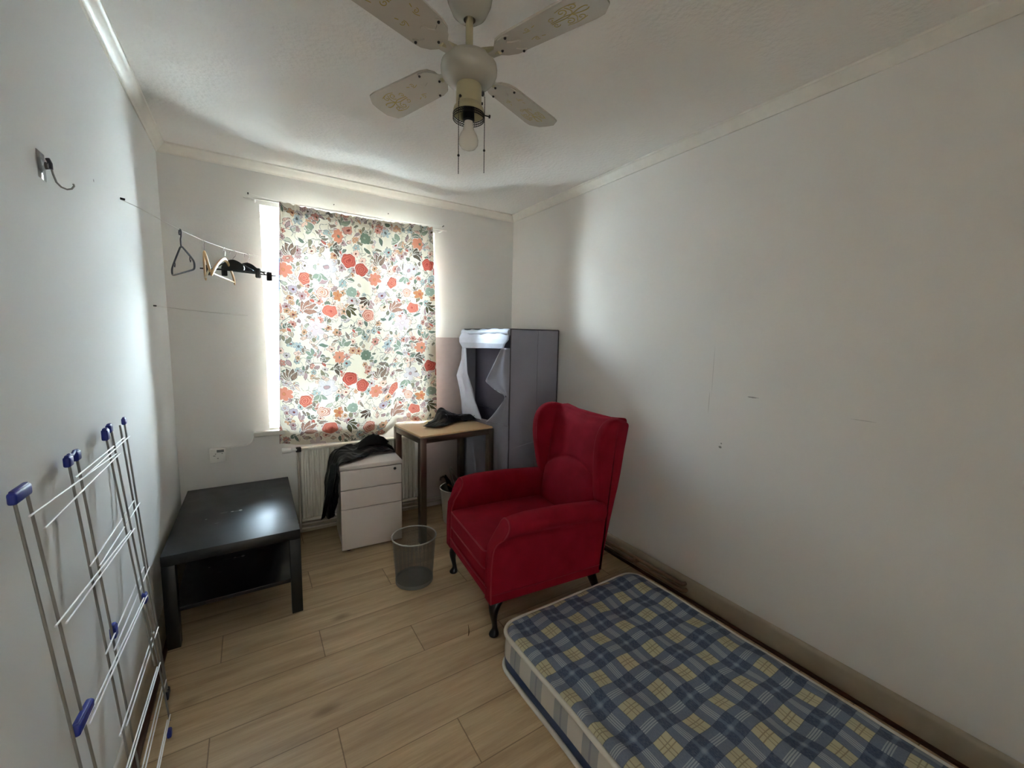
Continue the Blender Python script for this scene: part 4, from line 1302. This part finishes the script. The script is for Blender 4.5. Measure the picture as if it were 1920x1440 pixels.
m_hgrey = simple('slate_plastic', '3a3c48', .4)
m_hwood = simple('hanger_beech', 'c39a66', .45, var=.12, ns=12)
m_hwoodl = simple('pale_hanger_wood', 'd8c6a0', .45, var=.1, ns=12)
m_hook = simple('chrome_hook', 'b9b9b9', .2, 1)
def hook_pts(h=.052, r=.016):
    # crook over the line at local origin
    return [(-.013 - .0, 0, -.020)] + [(r * math.cos(t) * 1.0, 0, -r + .0025 + r * math.sin(t)) for t in [PI * (1.12 - 1.15 * i / 10) for i in range(11)]] + [(r * .75, 0, -.030), (0, 0, -.044), (0, 0, -h)]
def hanger(label, cat, p, ang, kind):
    t_ = thing('clothes_hanger' if kind != 'trouser' else 'trouser_hanger', label, cat, p, ang, 'hangers on the upper line')
    if kind == 'plastic':
        tube('hook', m_hgrey, hook_pts(.075), .0034, t_)
        P_ = smooth_poly([(0, 0, -.072), (.06, 0, -.100), (.165, 0, -.152), (.186, 0, -.168), (.190, 0, -.188), (.178, 0, -.200), (.10, 0, -.200), (-.10, 0, -.200), (-.178, 0, -.200), (-.190, 0, -.188), (-.186, 0, -.168), (-.165, 0, -.152), (-.06, 0, -.100)], 2)
        tube('body', m_hgrey, P_, .0042, t_, closed=True)
        for s in (-1, 1):
            tube('strap_hook', m_hgrey, [(s * .128, 0, -.134), (s * .124, 0, -.152), (s * .132, 0, -.162), (s * .140, 0, -.154)], .0022, t_, n=6)
    elif kind == 'wood':
        tube('hook', m_hook, hook_pts(.062), .0016, t_, n=6)
        sh = [(0, -.058), (.03, -.060), (.09, -.082), (.15, -.115), (.20, -.150), (.222, -.172)]
        rings = []
        for i, s in enumerate([-1] * 5 + [0] + [1] * 5):
            k = abs(i - 5)
            x, z = sh[k]
            w_ = .011 + .004 * (k == 0) + (.004 if k >= 4 else 0)
            rings.append([(s * x, math.cos(a) * .0065 + .010 * (k / 5) ** 2, z - .004 + math.sin(a) * w_) for a in [2 * PI * j / 12 for j in range(12)]])
        loft('shoulders', m_hwood if 'beech' not in label else m_hwood, rings, t_, angle=60, sub=1)
        tube('bar', m_hwoodl, [(-.192, .008, -.166), (.192, .008, -.166)], .0048, t_)
    else:
        tube('hook', m_hook, hook_pts(.060), .0016, t_, n=6)
        prof = smooth_poly([(-.06, -.098, 0), (-.045, -.070, 0), (-.012, -.052, 0), (.012, -.052, 0), (.045, -.070, 0), (.06, -.098, 0), (.05, -.112, 0), (-.05, -.112, 0)], 2)
        bm = bmesh.new()
        A = [bm.verts.new((x, -.006, z)) for x, z, _ in prof]; B = [bm.verts.new((x, .006, z)) for x, z, _ in prof]
        bm.faces.new(A); bm.faces.new(B[::-1]); n = len(A)
        for j in range(n): bm.faces.new((A[j], B[j], B[(j + 1) % n], A[(j + 1) % n]))
        finish(bm, 'body', m_blk, t_)
        tube('bar', m_blk, [(-.165, 0, -.112), (.165, 0, -.112)], .0042, t_)
        for s in (-1, 1):
            tube('brace', m_blk, [(s * .045, 0, -.075), (s * .10, 0, -.108)], .004, t_)
            bm = bmesh.new()
            x = s * .125
            bm_box(bm, x - .013, x + .013, -.012, -.003, -.148, -.092, .004, 2)
            bm_box(bm, x - .013, x + .013, .003, .012, -.148, -.092, .004, 2)
            bm_tube(bm, [(x, -.010, -.112), (x, .010, -.112)], .007, 10)
            finish(bm, 'clip', m_blk, t_)
    return t_
hanger('slate grey plastic hanger nearest the left wall on the upper line', 'hanger', wp(.267), rad(-71), 'plastic')
hanger('light wooden hanger next after the grey plastic one', 'hanger', wp(.407), rad(-84), 'wood')
hanger('light wooden hanger in front of the black clip hangers', 'hanger', wp(.555), rad(78), 'wood')
hanger('black trouser hanger with clips, just behind the second wooden hanger', 'hanger', wp(.62), rad(-14), 'trouser')
hanger('black trouser hanger with clips reaching across to the curtain edge', 'hanger', wp(.745), rad(20), 'trouser')

# ------------------------------------------------------------------ suction hook on the left wall
cl = N('clear_plastic')
cl.base((.95, .95, .97)); cl.set(Roughness=.12); cl.b.inputs['Transmission Weight'].default_value = .9
m_clear = cl.m
hk = thing('wall_hook', 'chrome hook on a clear sticky pad high on the left wall', 'hook', (XL, 1.49, 1.84))
under(box('clear_pad', m_clear, (XL, XL + .0012, 1.474, 1.520, 1.806, 1.870), bev=.0005), hk)
o = under(lathe('suction_cup', m_clear, [(.019, 0), (.017, .003), (.009, .008), (.007, .014), (.0001, .015)], n=24), hk)
o.matrix_basis = Matrix.Translation((XL + .001, 1.492, 1.838)) @ Matrix.Rotation(PI / 2, 4, 'Y')
under(tube('retaining_plate', m_hgrey, [(XL + .013, 1.494, 1.856), (XL + .017, 1.494, 1.845), (XL + .017, 1.494, 1.832)], .0045), hk)
under(tube('hook', m_steel, [(XL + .015, 1.496, 1.85), (XL + .020, 1.496, 1.82), (XL + .024, 1.497, 1.804), (XL + .031, 1.499, 1.795), (XL + .040, 1.502, 1.792), (XL + .048, 1.503, 1.795), (XL + .053, 1.503, 1.803), (XL + .052, 1.502, 1.808)], .0021, n=10), hk)

# ------------------------------------------------------------------ black leather jackets
lj = N('black_leather')
lj.base(lin('0a0a0b')); lj.set(Roughness=lj.math('ADD', .25, lj.math('MULTIPLY', lj.noise(12, 3), .25)))
lj.bump(lj.math('ADD', lj.noise(28, 5), lj.math('MULTIPLY', lj.noise(9, 3), 2.0)), .55, .012)
lj.b.inputs['Specular IOR Level'].default_value = .35
m_lea = lj.m
def interp(P_, t_):
    u = t_ * (len(P_) - 1); i = min(int(u), len(P_) - 2); f_ = u - i
    return Vector(P_[i]).lerp(Vector(P_[i + 1]), f_)
def drape(name, rows, parent, nu=60, nv=34, amp=.010, seed=0, thick=.004, fr=9, floor=None):
    """cloth patch through rows of points (front row first), folded by noise"""
    rows = [smooth_poly(r, 2, False) for r in rows]
    rings = []
    for i in range(nv + 1):
        r = []
        for j in range(nu + 1):
            P_ = [interp(row, j / nu) for row in rows]
            p_ = interp(P_, i / nv)
            n1 = noise.noise(Vector((p_.x * fr + seed, p_.y * fr, p_.z * fr)))
            rdg = (1 - abs(noise.noise(Vector((p_.x * fr * .6 + seed * 3, p_.y * fr * 1.4, p_.z * fr * .6))) * 2)) 
            d_ = Vector((noise.noise(p_ * fr + Vector((seed, 7, 1))), noise.noise(p_ * fr + Vector((seed, 1, 9))) - .1, n1 * .6 + rdg * .7))
            q_ = p_ + d_ * amp
            c1 = 1 - abs(noise.noise(Vector((p_.x * fr * 1.6 + seed, p_.y * fr * 3.2, p_.z * fr * 1.8 + 3)))) * 3
            q_ += Vector((.3, -.55, .8)) * max(-.4, c1) * amp * .55
            if floor: q_.z = max(q_.z, floor(q_))
            r.append(tuple(q_))
        rings.append(r)
    return under(loft(name, m_lea, rings, closed=False, cap=False, solid=thick, angle=85), parent)
j1 = thing('leather_jacket', 'black leather jacket thrown over the white drawer pedestal', 'jacket', (.66, 2.95, .6))
pt = lambda q_: (.603 if (.455 < q_.x < .86 and 2.73 < q_.y < 3.10) else -1)
drape('jacket_body', [
    [(.446, 2.745, .40), (.446, 2.75, .52), (.452, 2.765, .600), (.52, 2.80, .607), (.60, 2.85, .607), (.70, 2.90, .607), (.80, 2.925, .607), (.868, 2.935, .604), (.880, 2.93, .50), (.885, 2.93, .38)],
    [(.425, 2.80, .25), (.435, 2.82, .48), (.452, 2.85, .625), (.53, 2.88, .640), (.62, 2.91, .622), (.70, 2.95, .650), (.79, 2.97, .635), (.868, 2.97, .615), (.893, 2.97, .52), (.895, 2.97, .36)],
    [(.395, 2.86, .20), (.405, 2.88, .45), (.440, 2.91, .640), (.53, 2.94, .685), (.62, 2.98, .672), (.72, 3.00, .700), (.80, 3.01, .660), (.868, 3.01, .625), (.897, 3.01, .55), (.900, 3.01, .45)],
    [(.380, 2.92, .22), (.395, 2.95, .46), (.435, 2.98, .630), (.53, 3.02, .655), (.62, 3.05, .640), (.72, 3.06, .640), (.80, 3.06, .630), (.865, 3.06, .612), (.89, 3.05, .56), (.895, 3.05, .50)]],
    j1, seed=4, amp=.015, floor=pt, nu=90, nv=50)
drape('jacket_collar', [[(.60, 2.93, .650), (.70, 2.95, .668), (.80, 2.97, .650)], [(.63, 2.97, .690), (.735, 2.99, .745), (.85, 3.01, .655)], [(.66, 3.03, .650), (.74, 3.05, .660), (.84, 3.05, .625)]], j1, nu=30, nv=20, amp=.009, seed=9, fr=14, floor=pt)
drape('jacket_sleeve', [[(.448, 2.80, .605), (.43, 2.79, .50), (.41, 2.80, .38), (.375, 2.84, .24)], [(.415, 2.83, .59), (.395, 2.82, .48), (.38, 2.83, .36), (.352, 2.86, .215)], [(.430, 2.88, .60), (.40, 2.89, .48), (.385, 2.89, .36), (.36, 2.89, .22)]], j1, nu=40, nv=18, amp=.008, seed=13)
j2 = thing('leather_jacket', 'black leather jacket lying on the pale desk top beside the curtain', 'jacket', (1.35, 2.95, .78))
ft = lambda q_: .774
drape('jacket_body', [
    [(1.06, 2.865, .776), (1.135, 2.83, .776), (1.20, 2.775, .778), (1.26, 2.855, .780), (1.33, 2.90, .778), (1.42, 2.925, .776), (1.50, 2.925, .776), (1.532, 2.92, .776)],
    [(1.10, 2.90, .777), (1.17, 2.89, .785), (1.235, 2.90, .825), (1.30, 2.93, .835), (1.38, 2.95, .815), (1.46, 2.955, .812), (1.505, 2.95, .812), (1.535, 2.945, .780)],
    [(1.13, 2.95, .777), (1.19, 2.96, .790), (1.235, 2.99, .900), (1.31, 3.00, .848), (1.38, 3.01, .812), (1.45, 3.01, .812), (1.50, 3.0, .800), (1.532, 3.0, .780)],
    [(1.15, 3.0, .777), (1.20, 3.02, .780), (1.245, 3.05, .790), (1.31, 3.06, .785), (1.38, 3.06, .780), (1.45, 3.06, .778), (1.50, 3.06, .778), (1.53, 3.05, .777)]],
    j2, seed=21, amp=.010, fr=11, floor=ft, nu=80, nv=44)
m_stud = simple('silver_stud', 'dcdcdc', .2, 1)
for x, y, z in ((1.265, 2.915, .842), (1.527, 2.945, .808)):
    o = under(lathe('stud', m_stud, [(.0001, .004), (.004, .003), (.005, 0)], n=12), j2); o.matrix_basis = Matrix.Translation((x, y, z)) @ Matrix.Rotation(rad(60), 4, 'X')

# ------------------------------------------------------------------ white tub with hangers and sticks under the desk
m_tub = simple('white_tub', 'c9c4bd', .4)
bk = thing('storage_tub', 'white plastic tub of odds and ends under the desk', 'tub', (1.33, 2.86, 0))
lathe('tub', m_tub, [(.0001, .004), (.095, .004), (.099, .0), (.102, .006), (.125, .262), (.130, .262), (.130, .270), (.121, .270), (.098, .012), (.0001, .010)], bk, n=40)
m_stick = simple('dark_brown_wood', '3c2418', .5); m_beige = simple('beige_plastic', 'aaa79c', .4)
def stick(name, label, cat, m, pts, r):
    return tag(tube(name, m, pts, r, n=10), label, cat)
stick('umbrella', 'dark folded umbrella leaning out of the white tub', 'umbrella', m_blk, [(1.36, 2.88, .016), (1.30, 2.84, .20), (1.24, 2.81, .34), (1.21, 2.80, .40)], [.006, .022, .018, .007])
stick('walking_stick', 'reddish-brown curved stick handle sticking out of the white tub', 'walking stick', m_stick, [(1.36, 2.83, .018), (1.27, 2.82, .27), (1.215, 2.805, .375), (1.195, 2.80, .395), (1.175, 2.80, .388), (1.170, 2.80, .368)], .0065)
stick('wooden_stick', 'brown wooden stick leaning in the white tub', 'stick', simple('mid_brown_wood', '7a5532', .5), [(1.38, 2.87, .017), (1.30, 2.80, .275), (1.22, 2.77, .335)], .008)
h2 = thing('clothes_hanger', 'pale grey plastic hanger standing in the white tub under the desk', 'hanger', (1.33, 2.86, .3))
under(tube('body', m_beige, smooth_poly([(1.42, 2.86, .12), (1.39, 2.88, .26), (1.33, 2.87, .36), (1.285, 2.86, .435), (1.275, 2.86, .43), (1.29, 2.86, .36), (1.34, 2.86, .20), (1.38, 2.86, .10)], 2), .006, closed=True), h2)
under(tube('crossbar', m_beige, [(1.30, 2.862, .375), (1.315, 2.866, .375)], .005), h2)
stick('clothes_hanger', 'brown wooden hanger with wire hook lying over the rim of the white tub', 'hanger', m_hwood, [(1.29, 2.765, .283), (1.36, 2.775, .300), (1.42, 2.80, .335), (1.44, 2.81, .36)], .009)

# ------------------------------------------------------------------ small things
m_twig = simple('dry_twig', '5a4022', .7)
tag(tube('twig', m_twig, [(.838, 1.655, .003), (.850, 1.672, .006), (.858, 1.690, .010), (.870, 1.72, .006)], [.0015, .0028, .0018, .001]), 'small dry twig on the floor in front of the armchair', 'twig')
for k, (x, y) in enumerate(((.50, 1.92), (.56, 2.30))):
    pass
bgm = thing('plastic_bag', 'crumpled clear plastic bag on the window board at the left', 'bag', (.15, 3.33, .8))
bm = bmesh.new(); bmesh.ops.create_icosphere(bm, subdivisions=4, radius=.05)
for v_ in bm.verts:
    k = 1 + .55 * noise.noise(v_.co * 34) + .2 * noise.noise(v_.co * 80)
    v_.co = Vector((v_.co.x * .8 * k, v_.co.y * k, (v_.co.z + .05) * 1.1 * k))
zmin = min(v_.co.z for v_ in bm.verts)
for v_ in bm.verts: v_.co += Vector((.152, 3.335, .7985 - zmin))
thinp = N('thin_clear_film')
a_ = thinp.n('ShaderNodeBsdfTransparent'); b_ = thinp.n('ShaderNodeBsdfGlossy'); b_.inputs['Roughness'].default_value = .15
c_ = thinp.n('ShaderNodeMixShader'); c_.inputs[0].default_value = .25
thinp.l(a_.outputs[0], c_.inputs[1]); thinp.l(b_.outputs[0], c_.inputs[2]); thinp.l(c_.outputs[0], thinp.o.inputs[0])
under(finish(bm, 'film', thinp.m, angle=20), bgm)
